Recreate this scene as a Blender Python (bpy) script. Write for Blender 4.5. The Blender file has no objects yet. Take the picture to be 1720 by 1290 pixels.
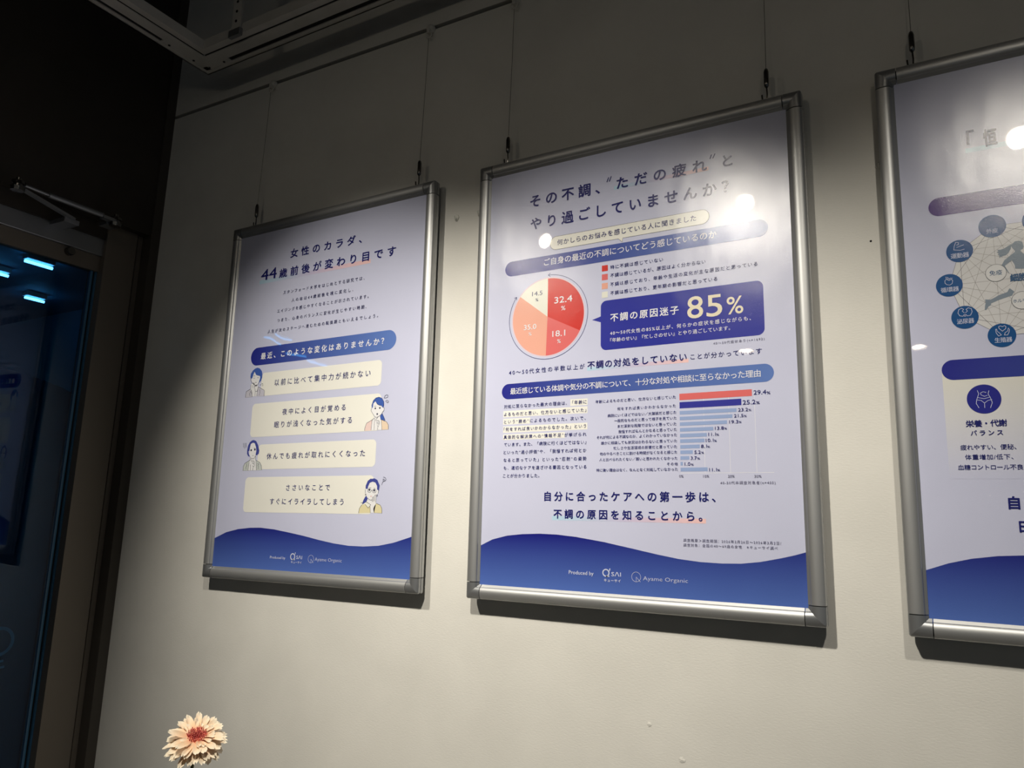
import bpy, bmesh, math, random
from mathutils import Vector, Matrix

S = bpy.context.scene
COL = S.collection
random.seed(7)

# ------------------------------------------------------------------ camera, world, lights, exposure
# The gallery wall face is the plane y = 0 (room on the -y side), z = 0 is the floor, metres.
cam_data = bpy.data.cameras.new('camera')
cam_data.sensor_width = 36.0
cam_data.lens = 1265.15 / 1720 * 36.0
cam_data.clip_start = 0.02
cam = bpy.data.objects.new('camera', cam_data)
COL.objects.link(cam)
RX = Vector((0.8689794, 0.4942441, 0.0244452))
DN = Vector((-0.0678645, 0.1679607, -0.9834549))
FW = Vector((-0.4901726, 0.8529431, 0.1794960))
cam.matrix_world = Matrix(((RX.x, -DN.x, -FW.x, 0.78121), (RX.y, -DN.y, -FW.y, -1.23713),
                           (RX.z, -DN.z, -FW.z, 1.44171), (0, 0, 0, 1)))
S.camera = cam

world = bpy.data.worlds.new('night_room')
S.world = world
world.use_nodes = True
bg = world.node_tree.nodes['Background']
bg.inputs['Color'].default_value = (0.66, 0.84, 1.0, 1)
bg.inputs['Strength'].default_value = 0.062

SPOT_POWER = 72.0
SPOT_COLOR = (1.0, 0.935, 0.81)
SPOT_BLEND = 1.0
# lens positions of the track spots that light the wall, and the points they aim at
SPOTS = [((0.310, -1.044, 2.430), (0.20, 0, 0.98), 1.04, 82),
         ((-0.395, -1.070, 2.430), (-0.29, 0, 1.42), 0.80, 62),
         ((1.004, -0.959, 2.430), (0.98, 0, 1.07), 0.37, 82)]
FAR_SPOTS = [((-0.15, -3.05, 2.43), (-0.2, -2.3, 0.0)), ((0.71, -3.33, 2.43), (0.7, -2.6, 0.0))]
TUBE_STRENGTH = 12.0

S.view_settings.view_transform = 'Standard'
S.view_settings.look = 'None'
S.view_settings.gamma = 1.0
S.view_settings.use_curve_mapping = False
S.view_settings.exposure = 0.0


# ------------------------------------------------------------------ helpers
def lin(c):
    o = []
    for q in c:
        q /= 255.0
        o.append(q / 12.92 if q <= 0.04045 else ((q + 0.055) / 1.055) ** 2.4)
    return tuple(o) + (1.0,)


def mat(name, base=(128, 128, 128), rough=0.5, metal=0.0, spec=0.5, emit=None, strength=0.0, coat=0.0, trans=0.0):
    m = bpy.data.materials.new(name)
    m.use_nodes = True
    b = m.node_tree.nodes['Principled BSDF']
    b.inputs['Base Color'].default_value = lin(base)
    b.inputs['Roughness'].default_value = rough
    b.inputs['Metallic'].default_value = metal
    b.inputs['Specular IOR Level'].default_value = spec
    b.inputs['Coat Weight'].default_value = coat
    b.inputs['Transmission Weight'].default_value = trans
    if emit:
        b.inputs['Emission Color'].default_value = lin(emit)
        b.inputs['Emission Strength'].default_value = strength
    return m


def bump(m, scale, strength, dist, stretch=(1, 1, 1), detail=3.0, socket='Normal', rough=0.55):
    nt = m.node_tree
    b = nt.nodes['Principled BSDF']
    tc = nt.nodes.new('ShaderNodeTexCoord')
    mp = nt.nodes.new('ShaderNodeMapping')
    mp.inputs['Scale'].default_value = stretch
    nz = nt.nodes.new('ShaderNodeTexNoise')
    nz.inputs['Scale'].default_value = scale
    nz.inputs['Detail'].default_value = detail
    nz.inputs['Roughness'].default_value = rough
    bp = nt.nodes.new('ShaderNodeBump')
    bp.inputs['Strength'].default_value = strength
    bp.inputs['Distance'].default_value = dist
    nt.links.new(tc.outputs['Object'], mp.inputs['Vector'])
    nt.links.new(mp.outputs['Vector'], nz.inputs['Vector'])
    nt.links.new(nz.outputs['Fac'], bp.inputs['Height'])
    src = b.inputs[socket]
    if src.is_linked:
        nt.links.new(src.links[0].from_socket, bp.inputs['Normal'])
    nt.links.new(bp.outputs['Normal'], src)
    return nz


def mottle(m, a, b_, scale, stretch=(1, 1, 1), lo=0.35, hi=0.65):
    """low-contrast colour variation of the material itself"""
    nt = m.node_tree
    tc = nt.nodes.new('ShaderNodeTexCoord')
    mp = nt.nodes.new('ShaderNodeMapping')
    mp.inputs['Scale'].default_value = stretch
    nz = nt.nodes.new('ShaderNodeTexNoise')
    nz.inputs['Scale'].default_value = scale
    nz.inputs['Detail'].default_value = 4
    cr = nt.nodes.new('ShaderNodeValToRGB')
    cr.color_ramp.elements[0].position = lo
    cr.color_ramp.elements[1].position = hi
    cr.color_ramp.elements[0].color = lin(a)
    cr.color_ramp.elements[1].color = lin(b_)
    nt.links.new(tc.outputs['Object'], mp.inputs['Vector'])
    nt.links.new(mp.outputs['Vector'], nz.inputs['Vector'])
    nt.links.new(nz.outputs['Fac'], cr.inputs['Fac'])
    nt.links.new(cr.outputs['Color'], nt.nodes['Principled BSDF'].inputs['Base Color'])


def tag(o, label=None, cat=None, group=None, kind=None):
    if label: o['label'] = label
    if cat: o['category'] = cat
    if group: o['group'] = group
    if kind: o['kind'] = kind
    return o


def empty(name, loc, rot=(0, 0, 0)):
    o = bpy.data.objects.new(name, None)
    o.empty_display_size = 0.05
    o.location = loc
    o.rotation_euler = rot
    COL.objects.link(o)
    return o


class MB:
    """collects quads, boxes, tubes and lathes; build() links them as one mesh object"""
    def __init__(self):
        self.v = []
        self.f = []
        self.c = []

    def add(self, vs, fs, col=None):
        n = len(self.v)
        self.v += [tuple(q) for q in vs]
        self.f += [tuple(i + n for i in f) for f in fs]
        self.c += [col or (1, 1, 1, 1)] * len(vs)
        return self

    def box(self, a, b):
        (x0, y0, z0), (x1, y1, z1) = a, b
        v = [(x0, y0, z0), (x1, y0, z0), (x1, y1, z0), (x0, y1, z0), (x0, y0, z1), (x1, y0, z1), (x1, y1, z1), (x0, y1, z1)]
        return self.add(v, [(3, 2, 1, 0), (4, 5, 6, 7), (0, 1, 5, 4), (1, 2, 6, 5), (2, 3, 7, 6), (3, 0, 4, 7)])

    def tube(self, pts, r, n=10, cap=True):
        pts = [Vector(q) for q in pts]
        rs = r if isinstance(r, (list, tuple)) else [r] * len(pts)
        vs, fs = [], []
        ref = None
        for i, q in enumerate(pts):
            t = (pts[min(i + 1, len(pts) - 1)] - pts[max(i - 1, 0)]).normalized()
            if ref is None:
                ref = Vector((0, 0, 1)) if abs(t.z) < 0.9 else Vector((1, 0, 0))
            a = t.cross(ref).normalized()
            b = a.cross(t).normalized()
            ref = b
            for k in range(n):
                w = 2 * math.pi * k / n
                vs.append(q + (a * math.cos(w) + b * math.sin(w)) * rs[i])
        for i in range(len(pts) - 1):
            for k in range(n):
                k2 = (k + 1) % n
                fs.append((i * n + k, (i + 1) * n + k, (i + 1) * n + k2, i * n + k2))
        if cap:
            fs.append(tuple(range(n)))
            fs.append(tuple(range((len(pts) - 1) * n, len(pts) * n))[::-1])
        return self.add(vs, fs)

    def lathe(self, prof, origin=(0, 0, 0), axis=(0, 0, 1), n=24):
        ax = Vector(axis).normalized()
        ref = Vector((1, 0, 0)) if abs(ax.x) < 0.8 else Vector((0, 1, 0))
        a = ax.cross(ref).normalized()
        b = ax.cross(a)
        o = Vector(origin)
        vs, fs = [], []
        for r, h in prof:
            for k in range(n):
                w = 2 * math.pi * k / n
                vs.append(o + ax * h + (a * math.cos(w) + b * math.sin(w)) * r)
        for i in range(len(prof) - 1):
            for k in range(n):
                k2 = (k + 1) % n
                fs.append((i * n + k, i * n + k2, (i + 1) * n + k2, (i + 1) * n + k))
        fs.append(tuple(range(n))[::-1])
        fs.append(tuple(range((len(prof) - 1) * n, len(prof) * n)))
        return self.add(vs, fs)

    def build(self, name, m, parent=None, smooth=None, color=False, bevel=0.0):
        me = bpy.data.meshes.new(name)
        me.from_pydata(self.v, [], self.f)
        me.validate()
        if color:
            at = me.color_attributes.new('Col', 'FLOAT_COLOR', 'POINT')
            flat = [x for c in self.c for x in c]
            at.data.foreach_set('color', flat)
        if smooth is not None:
            bm = bmesh.new()
            bm.from_mesh(me)
            bmesh.ops.recalc_face_normals(bm, faces=bm.faces)
            bm.to_mesh(me)
            bm.free()
            for q in me.polygons: q.use_smooth = True
            me.set_sharp_from_angle(angle=math.radians(smooth))
        me.materials.append(m)
        o = bpy.data.objects.new(name, me)
        COL.objects.link(o)
        if parent: o.parent = parent
        if bevel:
            md = o.modifiers.new('edge', 'BEVEL')
            md.width = bevel
            md.segments = 2
            md.limit_method = 'ANGLE'
        return o


# ------------------------------------------------------------------ materials
M_wall = mat('wall_paint', (228, 226, 220), 0.75, spec=0.3)
mottle(M_wall, (224, 222, 216), (231, 229, 223), 6.0)
bump(M_wall, 330, 0.16, 0.0012, (0.45, 1, 1.5), 4.0)
M_groove = mat('dark_groove', (14, 14, 14), 0.8)
M_panel = mat('dark_brown_panel', (58, 53, 48), 0.62, spec=0.25)
mottle(M_panel, (54, 49, 44), (62, 57, 52), 3.0)
M_jamb = mat('bronze_metal', (122, 114, 105), 0.45, metal=0.3)
bump(M_jamb, 60, 0.05, 0.0005, (1, 1, 0.03))
M_trim = mat('brown_trim', (70, 65, 59), 0.55)
bump(M_trim, 80, 0.05, 0.0005)
M_steel = mat('satin_steel', (150, 152, 156), 0.42, metal=0.75)
bump(M_steel, 120, 0.04, 0.0004, (1, 0.05, 1))
M_chrome = mat('nickel', (120, 118, 116), 0.2, metal=1.0)
bump(M_chrome, 200, 0.02, 0.0002)
M_alu = mat('silver_anodised_aluminium', (186, 187, 188), 0.46, metal=0.75)
bump(M_alu, 400, 0.05, 0.0002)
M_cap = mat('silver_corner_plastic', (160, 162, 165), 0.36, metal=0.7)
bump(M_cap, 900, 0.08, 0.0002)
M_back = mat('grey_back_board', (62, 62, 64), 0.7)
mottle(M_back, (58, 58, 60), (66, 66, 68), 10)
M_white = mat('white_track_enamel', (205, 202, 196), 0.45)
mottle(M_white, (200, 197, 191), (208, 205, 199), 20)
M_ceil = mat('dark_ceiling', (84, 76, 70), 0.9)
mottle(M_ceil, (78, 70, 64), (90, 82, 76), 3)
M_floor = mat('grey_floor', (120, 116, 110), 0.5)
mottle(M_floor, (112, 108, 102), (126, 122, 116), 5)
M_corr = mat('corridor_paint', (120, 158, 180), 0.7)
mottle(M_corr, (116, 154, 176), (124, 162, 184), 2)
M_plastic = mat('clear_plastic', (226, 225, 218), 0.10, coat=0.8)
bump(M_plastic, 30, 0.1, 0.001)
M_wire = mat('hanging_wire', (128, 126, 120), 0.35, metal=0.8)
bump(M_wire, 500, 0.05, 0.0002)
M_hook = mat('white_nylon', (214, 211, 204), 0.5)
mottle(M_hook, (210, 207, 200), (218, 215, 208), 40)
M_black = mat('black_metal', (30, 28, 27), 0.35, metal=0.6)
bump(M_black, 200, 0.03, 0.0002)
M_tube = mat('led_tube_light', (220, 235, 255), 0.4, emit=(150, 205, 255), strength=TUBE_STRENGTH)
M_lens = mat('spot_lens', (255, 245, 225), 0.3, emit=(255, 240, 214), strength=40.0)
M_stem = mat('green_stem', (58, 62, 30), 0.55)
mottle(M_stem, (50, 54, 26), (66, 70, 36), 30)
M_vase = mat('white_ceramic', (226, 224, 218), 0.25)
mottle(M_vase, (222, 220, 214), (230, 228, 222), 8)
M_plinth = mat('pale_plinth', (214, 210, 200), 0.6)
mottle(M_plinth, (210, 206, 196), (218, 214, 204), 5)


def attr_mat(name, rough, spec, coat):
    m = mat(name, (255, 255, 255), rough, spec=spec, coat=coat)
    nt = m.node_tree
    at = nt.nodes.new('ShaderNodeAttribute')
    at.attribute_name = 'Col'
    nt.links.new(at.outputs['Color'], nt.nodes['Principled BSDF'].inputs['Base Color'])
    return m


# printed poster under a glossy film: a rough lobe (sparkling halo) and a sharp clear coat
M_print = attr_mat('laminated_print', 0.21, 0.62, 1.0)
_b = M_print.node_tree.nodes['Principled BSDF']
_b.inputs['Coat Roughness'].default_value = 0.015
_b.inputs['Coat IOR'].default_value = 1.5
bump(M_print, 7.0, 0.30, 0.010, (1, 1, 0.6), 2.5)
bump(M_print, 1150.0, 0.28, 0.00036, (1, 1, 1), 1.0)
bump(M_print, 9.0, 0.10, 0.006, (1, 1, 0.7), 1.5, socket='Coat Normal')
M_petal = attr_mat('petal_cloth', 0.7, 0.2, 0.0)
bump(M_petal, 180, 0.25, 0.001, (1, 0.2, 1))
M_floret = mat('floret', (206, 92, 96), 0.7)
mottle(M_floret, (176, 62, 70), (236, 130, 116), 160)

# thin tinted door glass: see-through with a mirror reflection by angle
M_glass = bpy.data.materials.new('tinted_glass')
M_glass.use_nodes = True
_nt = M_glass.node_tree
_nt.nodes.clear()
_o = _nt.nodes.new('ShaderNodeOutputMaterial')
_mx = _nt.nodes.new('ShaderNodeMixShader')
_fr = _nt.nodes.new('ShaderNodeFresnel')
_fr.inputs['IOR'].default_value = 1.5
_ge = _nt.nodes.new('ShaderNodeNewGeometry')      # the same reflectance on both faces of the thin pane
_ma = _nt.nodes.new('ShaderNodeMath')
_ma.operation = 'MULTIPLY_ADD'
_ma.inputs[1].default_value = 1 / 1.5 - 1.5
_ma.inputs[2].default_value = 1.5
_nt.links.new(_ge.outputs['Backfacing'], _ma.inputs[0])
_nt.links.new(_ma.outputs[0], _fr.inputs['IOR'])
_tr = _nt.nodes.new('ShaderNodeBsdfTransparent')
_tr.inputs['Color'].default_value = (0.35, 0.62, 0.75, 1)
_gl = _nt.nodes.new('ShaderNodeBsdfGlossy')
_gl.inputs['Roughness'].default_value = 0.0
_gl.inputs['Color'].default_value = (0.62, 0.70, 0.92, 1)
_nt.links.new(_fr.outputs[0], _mx.inputs[0])
_nt.links.new(_tr.outputs[0], _mx.inputs[1])
_nt.links.new(_gl.outputs[0], _mx.inputs[2])
_nt.links.new(_mx.outputs[0], _o.inputs['Surface'])


def film_mat(name, base, clear):
    m = mat(name, base, 0.5)
    nt = m.node_tree
    o = nt.nodes['Material Output']
    mx = nt.nodes.new('ShaderNodeMixShader')
    mx.inputs[0].default_value = clear
    t = nt.nodes.new('ShaderNodeBsdfTransparent')
    t.inputs['Color'].default_value = (0.5, 0.55, 0.95, 1)
    nt.links.new(nt.nodes['Principled BSDF'].outputs[0], mx.inputs[1])
    nt.links.new(t.outputs[0], mx.inputs[2])
    nt.links.new(mx.outputs[0], o.inputs['Surface'])
    return m


M_film = film_mat('navy_window_film', (10, 9, 66), 0.05)
M_filmlogo = film_mat('pale_film_lettering', (190, 194, 215), 0.1)
M_edge = mat('blue_glass_edge', (70, 120, 160), 0.2, coat=0.5)
bump(M_edge, 40, 0.05, 0.0005)

# ------------------------------------------------------------------ the room
TILT = 0.0163          # the building leans slightly against the hanging frames


def rw(x, y, z):
    """building coordinates -> world (small lean about the y axis through the room corner)"""
    dx, dz = x + 1.072, z - 2.15
    return (-1.072 + dx * math.cos(TILT) + dz * math.sin(TILT), y, 2.15 - dx * math.sin(TILT) + dz * math.cos(TILT))


class RB(MB):
    """boxes of the building, given in building coordinates (y = 0 at the gallery wall face)"""
    def build(self, name, m, parent=None, **k):
        self.v = [rw(*q) for q in self.v]
        return MB.build(self, name, m, parent, **k)


def st(o):
    o['kind'] = 'structure'
    return o


SLOT = 2.5565   # height of the picture-rail groove at the corner
CX = -1.072            # room corner
wall = st(RB().box((CX - 0.06, 0, 0.0), (4.2, 0.10, SLOT - 0.0052)).build('wall_back', M_wall))
o = RB().box((CX - 0.06, 0, SLOT + 0.0052), (4.2, 0.10, 3.02)).build('upper_panel', M_wall, wall)
o = RB().box((CX - 0.05, 0.012, SLOT - 0.006), (4.2, 0.09, SLOT + 0.006)).build('picture_rail_groove', M_groove, wall)
for q, (px, pz, pr) in enumerate(((0.341, 1.126, 0.0045), (0.394, 1.081, 0.0055), (0.707, 1.884, 0.002))):
    mb = MB()
    n = 11
    ring = [(px + pr * (0.7 + 0.5 * random.random()) * math.cos(w * 2 * math.pi / n), -0.0004,
             pz + pr * (0.6 + 0.4 * random.random()) * math.sin(w * 2 * math.pi / n)) for w in range(n)]
    mb.add(ring + [(px, -0.0012, pz)], [(k, (k + 1) % n, n) for k in range(n)])
    mb.build('paint_chip', M_wall if q < 2 else M_black, wall)

floor = st(MB().box((-7.0, -7.0, -0.08), (4.2, 3.0, 0.0)).build('floor', M_floor))
ceil = st(MB().box((-1.30, -7.0, 3.0), (4.2, 0.2, 3.08)).build('ceiling', M_ceil))
# corridor beyond the glass door
wf = st(MB().box((-7.0, 1.9, 0.0), (-1.13, 2.0, 3.0)).build('wall_corridor_back', M_corr))
ws = st(MB().box((-7.1, -7.0, 0.0), (-7.0, 2.0, 3.0)).build('wall_corridor_left', M_corr))
cc = st(MB().box((-7.0, -7.0, 2.93), (-1.30, 2.0, 3.0)).build('ceiling_corridor', M_corr))

# left wall: header over the door and the wall beyond it
lw = st(RB().box((CX - 0.20, -7.0, 2.192), (CX - 0.004, -0.0, 3.02)).build('wall_left', M_panel))
o = RB().box((CX - 0.20, -7.0, 0.0), (CX - 0.004, -1.16, 2.192)).build('side_panel', M_panel, lw)
st(RB().box((CX - 0.06, -0.0265, 0.0), (CX, 0.0, 3.02)).build('trim_1', M_trim))
st(RB().box((CX - 0.10, -0.0405, 0.0), (CX - 0.036, -0.027, 2.192)).build('trim_2', M_jamb))

# door_1: jamb, head, glass leaf with film, rails
door = st(RB().box((CX - 0.10, -0.130, 0.0), (CX - 0.030, -0.0465, 2.192)).build('door_1', M_jamb))
RB().box((CX - 0.09, -0.048, 0.0), (CX - 0.052, -0.040, 2.192)).build('joint_seal', M_groove, door)
RB().box((CX - 0.10, -1.09, 2.150), (CX - 0.035, -0.130, 2.192)).build('door_head', M_panel, door)  # shade under the header put into the colour, darker than the jamb
RB().box((CX - 0.10, -1.16, 0.0), (CX - 0.030, -1.09, 2.192)).build('door_jamb', M_jamb, door)
rail = RB().box((CX - 0.085, -1.085, 2.104), (CX - 0.042, -0.098, 2.155)).build('top_rail', M_steel, door, bevel=0.002)
RB().box((CX - 0.072, -1.085, 2.062), (CX - 0.050, -0.108, 2.104)).build('glass_clamp', M_jamb, door)
RB().box((CX - 0.085, -1.085, 0.01), (CX - 0.042, -0.10, 0.11)).build('bottom_rail', M_steel, door, bevel=0.002)
mb = RB().lathe([(0.0, 0.0), (0.011, 0.0), (0.011, 0.012), (0.009, 0.015), (0.0, 0.015)], (CX - 0.050, -0.213, 2.091), (1, 0, 0), 20)
mb.build('lock_knob', M_chrome, door, smooth=40)
gx = CX - 0.058
RB().box((gx - 0.008, -1.08, 0.09), (gx, -0.146, 2.075)).build('glass_pane', M_glass, door)
RB().box((gx - 0.007, -0.1345, 0.09), (gx + 0.004, -0.1305, 2.062)).build('glass_edge', M_edge, door)
RB().box((gx - 0.007, -0.1465, 0.09), (gx + 0.002, -0.1405, 2.062)).build('glass_edge', M_edge, door)
RB().box((gx - 0.007, -0.1405, 0.09), (gx - 0.002, -0.1345, 2.062)).build('edge_gasket', M_groove, door)
# film on the outer face of the glass: navy below a wave, with the mirrored logo of the other side
fx = gx - 0.010
wave = [(-1.07, 1.700), (-0.9, 1.755), (-0.7, 1.790), (-0.5, 1.792), (-0.40, 1.782), (-0.324, 1.770), (-0.261, 1.765), (-0.216, 1.757), (-0.169, 1.746), (-0.147, 1.738)]
RB().add([(fx, y, z) for y, z in wave] + [(fx, -0.147, 0.1), (fx, -1.07, 0.1)], [tuple(range(len(wave) + 2))]).build('window_film', M_film, door)
mb = RB()
rc = (-0.232, 1.136)
n = 28
for k in range(n):
    a0, a1 = 2 * math.pi * k / n, 2 * math.pi * (k + 1) / n
    q = []
    for r, a in ((0.034, a0), (0.034, a1), (0.0265, a1), (0.0265, a0)):
        q.append((fx + 0.001, rc[0] + r * math.cos(a) * 1.0, rc[1] + r * math.sin(a)))
    mb.add(q, [(0, 1, 2, 3)])


def fbar(y0, z0, y1, z1, w):
    d = Vector((y1 - y0, z1 - z0)).normalized() * w / 2
    mb.add([(fx + 0.001, y0 - d.y, z0 + d.x), (fx + 0.001, y1 - d.y, z1 + d.x), (fx + 0.001, y1 + d.y, z1 - d.x), (fx + 0.001, y0 + d.y, z0 - d.x)], [(0, 1, 2, 3)])


fbar(-0.262, 1.103, -0.240, 1.103, 0.008)      # tail of the round letter
fbar(-0.250, 1.088, -0.216, 1.092, 0.005)      # mirrored katakana ki
fbar(-0.252, 1.074, -0.212, 1.078, 0.005)
fbar(-0.236, 1.098, -0.230, 1.058, 0.005)
mb.build('film_lettering', M_filmlogo, door)

# door closer: two jointed arms at the header
dc = empty('door_closer', rw(CX + 0.012, -0.155, 2.165))
dc_l = dc.location.copy()


class CB(RB):
    def build(self, name, m, parent=None, **k):
        self.v = [tuple(Vector(rw(*q)) - dc_l) for q in self.v]
        return MB.build(self, name, m, parent, **k)


zc = 2.178
CB().tube([(CX + 0.04, -0.325, zc + 0.004), (CX + 0.04, -0.19, zc + 0.004)], 0.0068, 14).build('arm_tube', M_steel, dc, smooth=40)
CB().tube([(CX + 0.04, -0.395, zc + 0.006), (CX + 0.04, -0.325, zc + 0.004)], 0.0042, 12).build('arm_rod', M_steel, dc, smooth=40)
CB().box((CX + 0.030, -0.192, zc - 0.004), (CX + 0.050, -0.150, zc + 0.004)).build('arm_end', M_steel, dc, bevel=0.001)
CB().add([(CX + 0.033, -0.392, zc - 0.006), (CX + 0.045, -0.392, zc - 0.006), (CX + 0.030, -0.25, zc - 0.030), (CX + 0.016, -0.25, zc - 0.030),
          (CX + 0.033, -0.392, zc), (CX + 0.045, -0.392, zc), (CX + 0.030, -0.25, zc - 0.024), (CX + 0.016, -0.25, zc - 0.024)],
         [(3, 2, 1, 0), (4, 5, 6, 7), (0, 1, 5, 4), (1, 2, 6, 5), (2, 3, 7, 6), (3, 0, 4, 7)]).build('lower_arm', M_steel, dc)
for py in (-0.155, -0.394):
    CB().lathe([(0.0, -0.014), (0.014, -0.013), (0.015, -0.004), (0.011, -0.003), (0.011, 0.002), (0.015, 0.003), (0.014, 0.010), (0.006, 0.011), (0.006, 0.018), (0, 0.018)],
               (CX + 0.04, py, zc), (0, 0, 1), 20).build('pivot', M_chrome, dc, smooth=40)
CB().box((CX - 0.006, -0.172, zc - 0.010), (CX + 0.03, -0.138, zc - 0.001)).build('bracket', M_steel, dc, bevel=0.001)
CB().box((CX - 0.048, -0.272, 2.140), (CX + 0.022, -0.235, 2.152)).build('bracket', M_steel, dc, bevel=0.001)
tag(dc, 'grey metal door closer with two jointed arms above the glass door', 'door closer')

# LED tubes in the corridor ceiling, seen through and mirrored by the glass
tubes = [(-3.845, 1.04, 1.20), (-4.262, 1.05, 1.16), (-4.66, 1.47, 1.60), (-4.055, -3.07, -3.24), (-3.84, -2.98, -3.14),
         (-3.665, -3.13, -3.34), (-4.29, -3.53, -3.74), (-4.38, -3.85, -4.10)]
where = ['rightmost blue LED tube beyond the dark glass at the door top', 'blue LED tube at the left edge of the picture beyond the door glass',
         'lower short blue LED tube seen through the door glass',
         'blue LED tube mirrored at the left end of the four-women poster heading band', 'blue LED tube mirrored just above the left half of the four-women heading band',
         'blue LED tube mirrored in the upper edge of the four-women heading band', 'blue LED tube mirrored in the lower edge of the four-women heading band',
         'blue LED tube mirrored above the first cream box of the four-women poster']
for k, (x, y0, y1) in enumerate(tubes):
    y0 -= 0.03
    y1 -= 0.03
    r = empty('led_tube', (x, (y0 + y1) / 2, 2.93))
    MB().box((-0.03, -abs(y1 - y0) / 2, -0.03), (0.03, abs(y1 - y0) / 2, 0.0)).build('housing', M_white, r)
    MB().tube([(0, -abs(y1 - y0) / 2, -0.045), (0, abs(y1 - y0) / 2, -0.045)], 0.009, 12).build('tube', M_tube, r, smooth=40)
    tag(r, where[k], 'lamp', 'LED tubes of the corridor')

# ------------------------------------------------------------------ lighting track
TX, TY, TZ = -0.819, -0.086, 2.57        # outer bottom corner of the track loop
TW = 0.060
tk = empty('lighting_track', (TX, TY, TZ))


def loop_bar(name, a, b, za, zb, m, parent):
    return MB().box((min(a[0], b[0]), min(a[1], b[1]), za), (max(a[0], b[0]), max(a[1], b[1]), zb)).build(name, m, parent, bevel=0.0015)


L = 3.4       # along x
D = 1.04      # to the row that carries the spots
XS, YS = (0.0, L), (0.0, -D)
for nm, axis, pos in (('wall_run', 'x', 0.0), ('spot_run', 'x', -D), ('side_run', 'y', 0.0), ('far_side_run', 'y', L)):
    g = MB()
    # cross-section, t = inward distance from the outer edge, h = height: two lips, a conductor slot between, an inner upstand
    for t0, t1, h0, h1 in ((0.0, 0.0135, 0.0, 0.006), (0.0265, TW - 0.004, 0.0, 0.006), (0.0, 0.003, 0.0, 0.030), (TW - 0.0, TW + 0.018, 0.003, 0.028), (0.0, TW, 0.026, 0.032)):
        if axis == 'x':
            s = -1 if pos == 0 else 1
            ya, yb = pos + s * t0, pos + s * t1
            g.box((t0, min(ya, yb), h0), (L - t0, max(ya, yb), h1))
        else:
            s = 1 if pos == 0 else -1
            xa, xb = pos + s * t0, pos + s * t1
            g.box((min(xa, xb), -D + t1, h0), (max(xa, xb), -t1, h1))
    g.build(nm, M_white, tk)
    g = MB()
    if axis == 'x':
        s = -1 if pos == 0 else 1
        ya, yb = pos + s * 0.013, pos + s * 0.027
        g.box((0.105, min(ya, yb), 0.0035), (L - 0.105, max(ya, yb), 0.012))
    else:
        s = 1 if pos == 0 else -1
        xa, xb = pos + s * 0.013, pos + s * 0.027
        g.box((min(xa, xb), -D + 0.15, 0.0035), (max(xa, xb), -0.15, 0.012))
    g.build('conductor_slot', M_groove, tk)
    g = MB()
    if axis == 'x':
        s = -1 if pos == 0 else 1
        ya, yb = pos + s * (TW - 0.0045), pos + s * (TW + 0.0005)
        g.box((TW, min(ya, yb), 0.003), (L - TW, max(ya, yb), 0.012))
    else:
        s = 1 if pos == 0 else -1
        xa, xb = pos + s * (TW - 0.0045), pos + s * (TW + 0.0005)
        g.box((min(xa, xb), -D + TW, 0.003), (max(xa, xb), -TW, 0.012))
    g.build('shadow_gap', M_groove, tk)
# slots are closed near the corners
for (x0, y0, x1, y1) in ((0.013, -0.027, 0.105, -0.013), (0.013, -0.15, 0.027, -0.013)):
    MB().box((x0, y0, 0.0005), (x1, y1, 0.006)).build('corner_joiner', M_white, tk)
for x, y in ((0.03, -0.020), (0.085, -0.020), (0.020, -0.06), (0.020, -0.13)):
    MB().lathe([(0, 0), (0.003, 0), (0.003, 0.002), (0, 0.002)], (x, y, -0.0008), (0, 0, 1), 12).build('screw', M_black, tk)
for bx in (0.20, 1.5, 2.8):
    br = MB()
    br.box((bx - 0.015, -0.084, -0.004), (bx + 0.015, -0.080, 0.43))
    br.build('hanger_strap', M_white, tk)
    for k in range(4):
        MB().lathe([(0, 0), (0.0035, 0), (0.0035, 0.001), (0, 0.001)], (bx, -0.0845, 0.035 + 0.026 * k), (0, -1, 0), 10).build('strap_hole', M_black, tk)
    MB().box((bx - 0.019, -0.088, -0.006), (bx + 0.019, -0.078, 0.012)).build('strap_clip', M_steel, tk)
tag(tk, 'white ceiling lighting track loop turning a corner above the gallery wall', 'lighting track')


def spotlight(pos, aim, label, power, row, cone=80):
    p_ = Vector(pos)
    d = (Vector(aim) - p_).normalized()
    r = empty('track_spotlight', pos)
    MB().lathe([(0.0, -0.13), (0.030, -0.13), (0.034, -0.12), (0.034, -0.004), (0.036, 0.006), (0.031, 0.006), (0.029, -0.003), (0, -0.003)], (0, 0, 0), d, 24).build('lamp_body', M_white, r, smooth=35)
    MB().lathe([(0, -0.0025), (0.0265, -0.0025), (0.0265, -0.001), (0, -0.001)], (0, 0, 0), d, 24).build('lens', M_lens, r)
    top = row - p_.z
    MB().tube([d * -0.07, d * -0.07 + Vector((0, 0, 0.05)), Vector(((d * -0.07).x, (d * -0.07).y, top))], 0.007, 10).build('stem', M_white, r, smooth=40)
    ld = bpy.data.lights.new('lamp_light', 'SPOT')
    ld.energy = power
    ld.color = SPOT_COLOR
    ld.spot_size = math.radians(cone)
    ld.spot_blend = SPOT_BLEND
    ld.shadow_soft_size = 0.026
    lo = bpy.data.objects.new('lamp_light', ld)
    lo.parent = r
    lo.location = d * 0.012
    lo.rotation_euler = d.to_track_quat('-Z', 'Y').to_euler()
    COL.objects.link(lo)
    tag(r, label, 'lamp', 'spotlights on the track')


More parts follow.
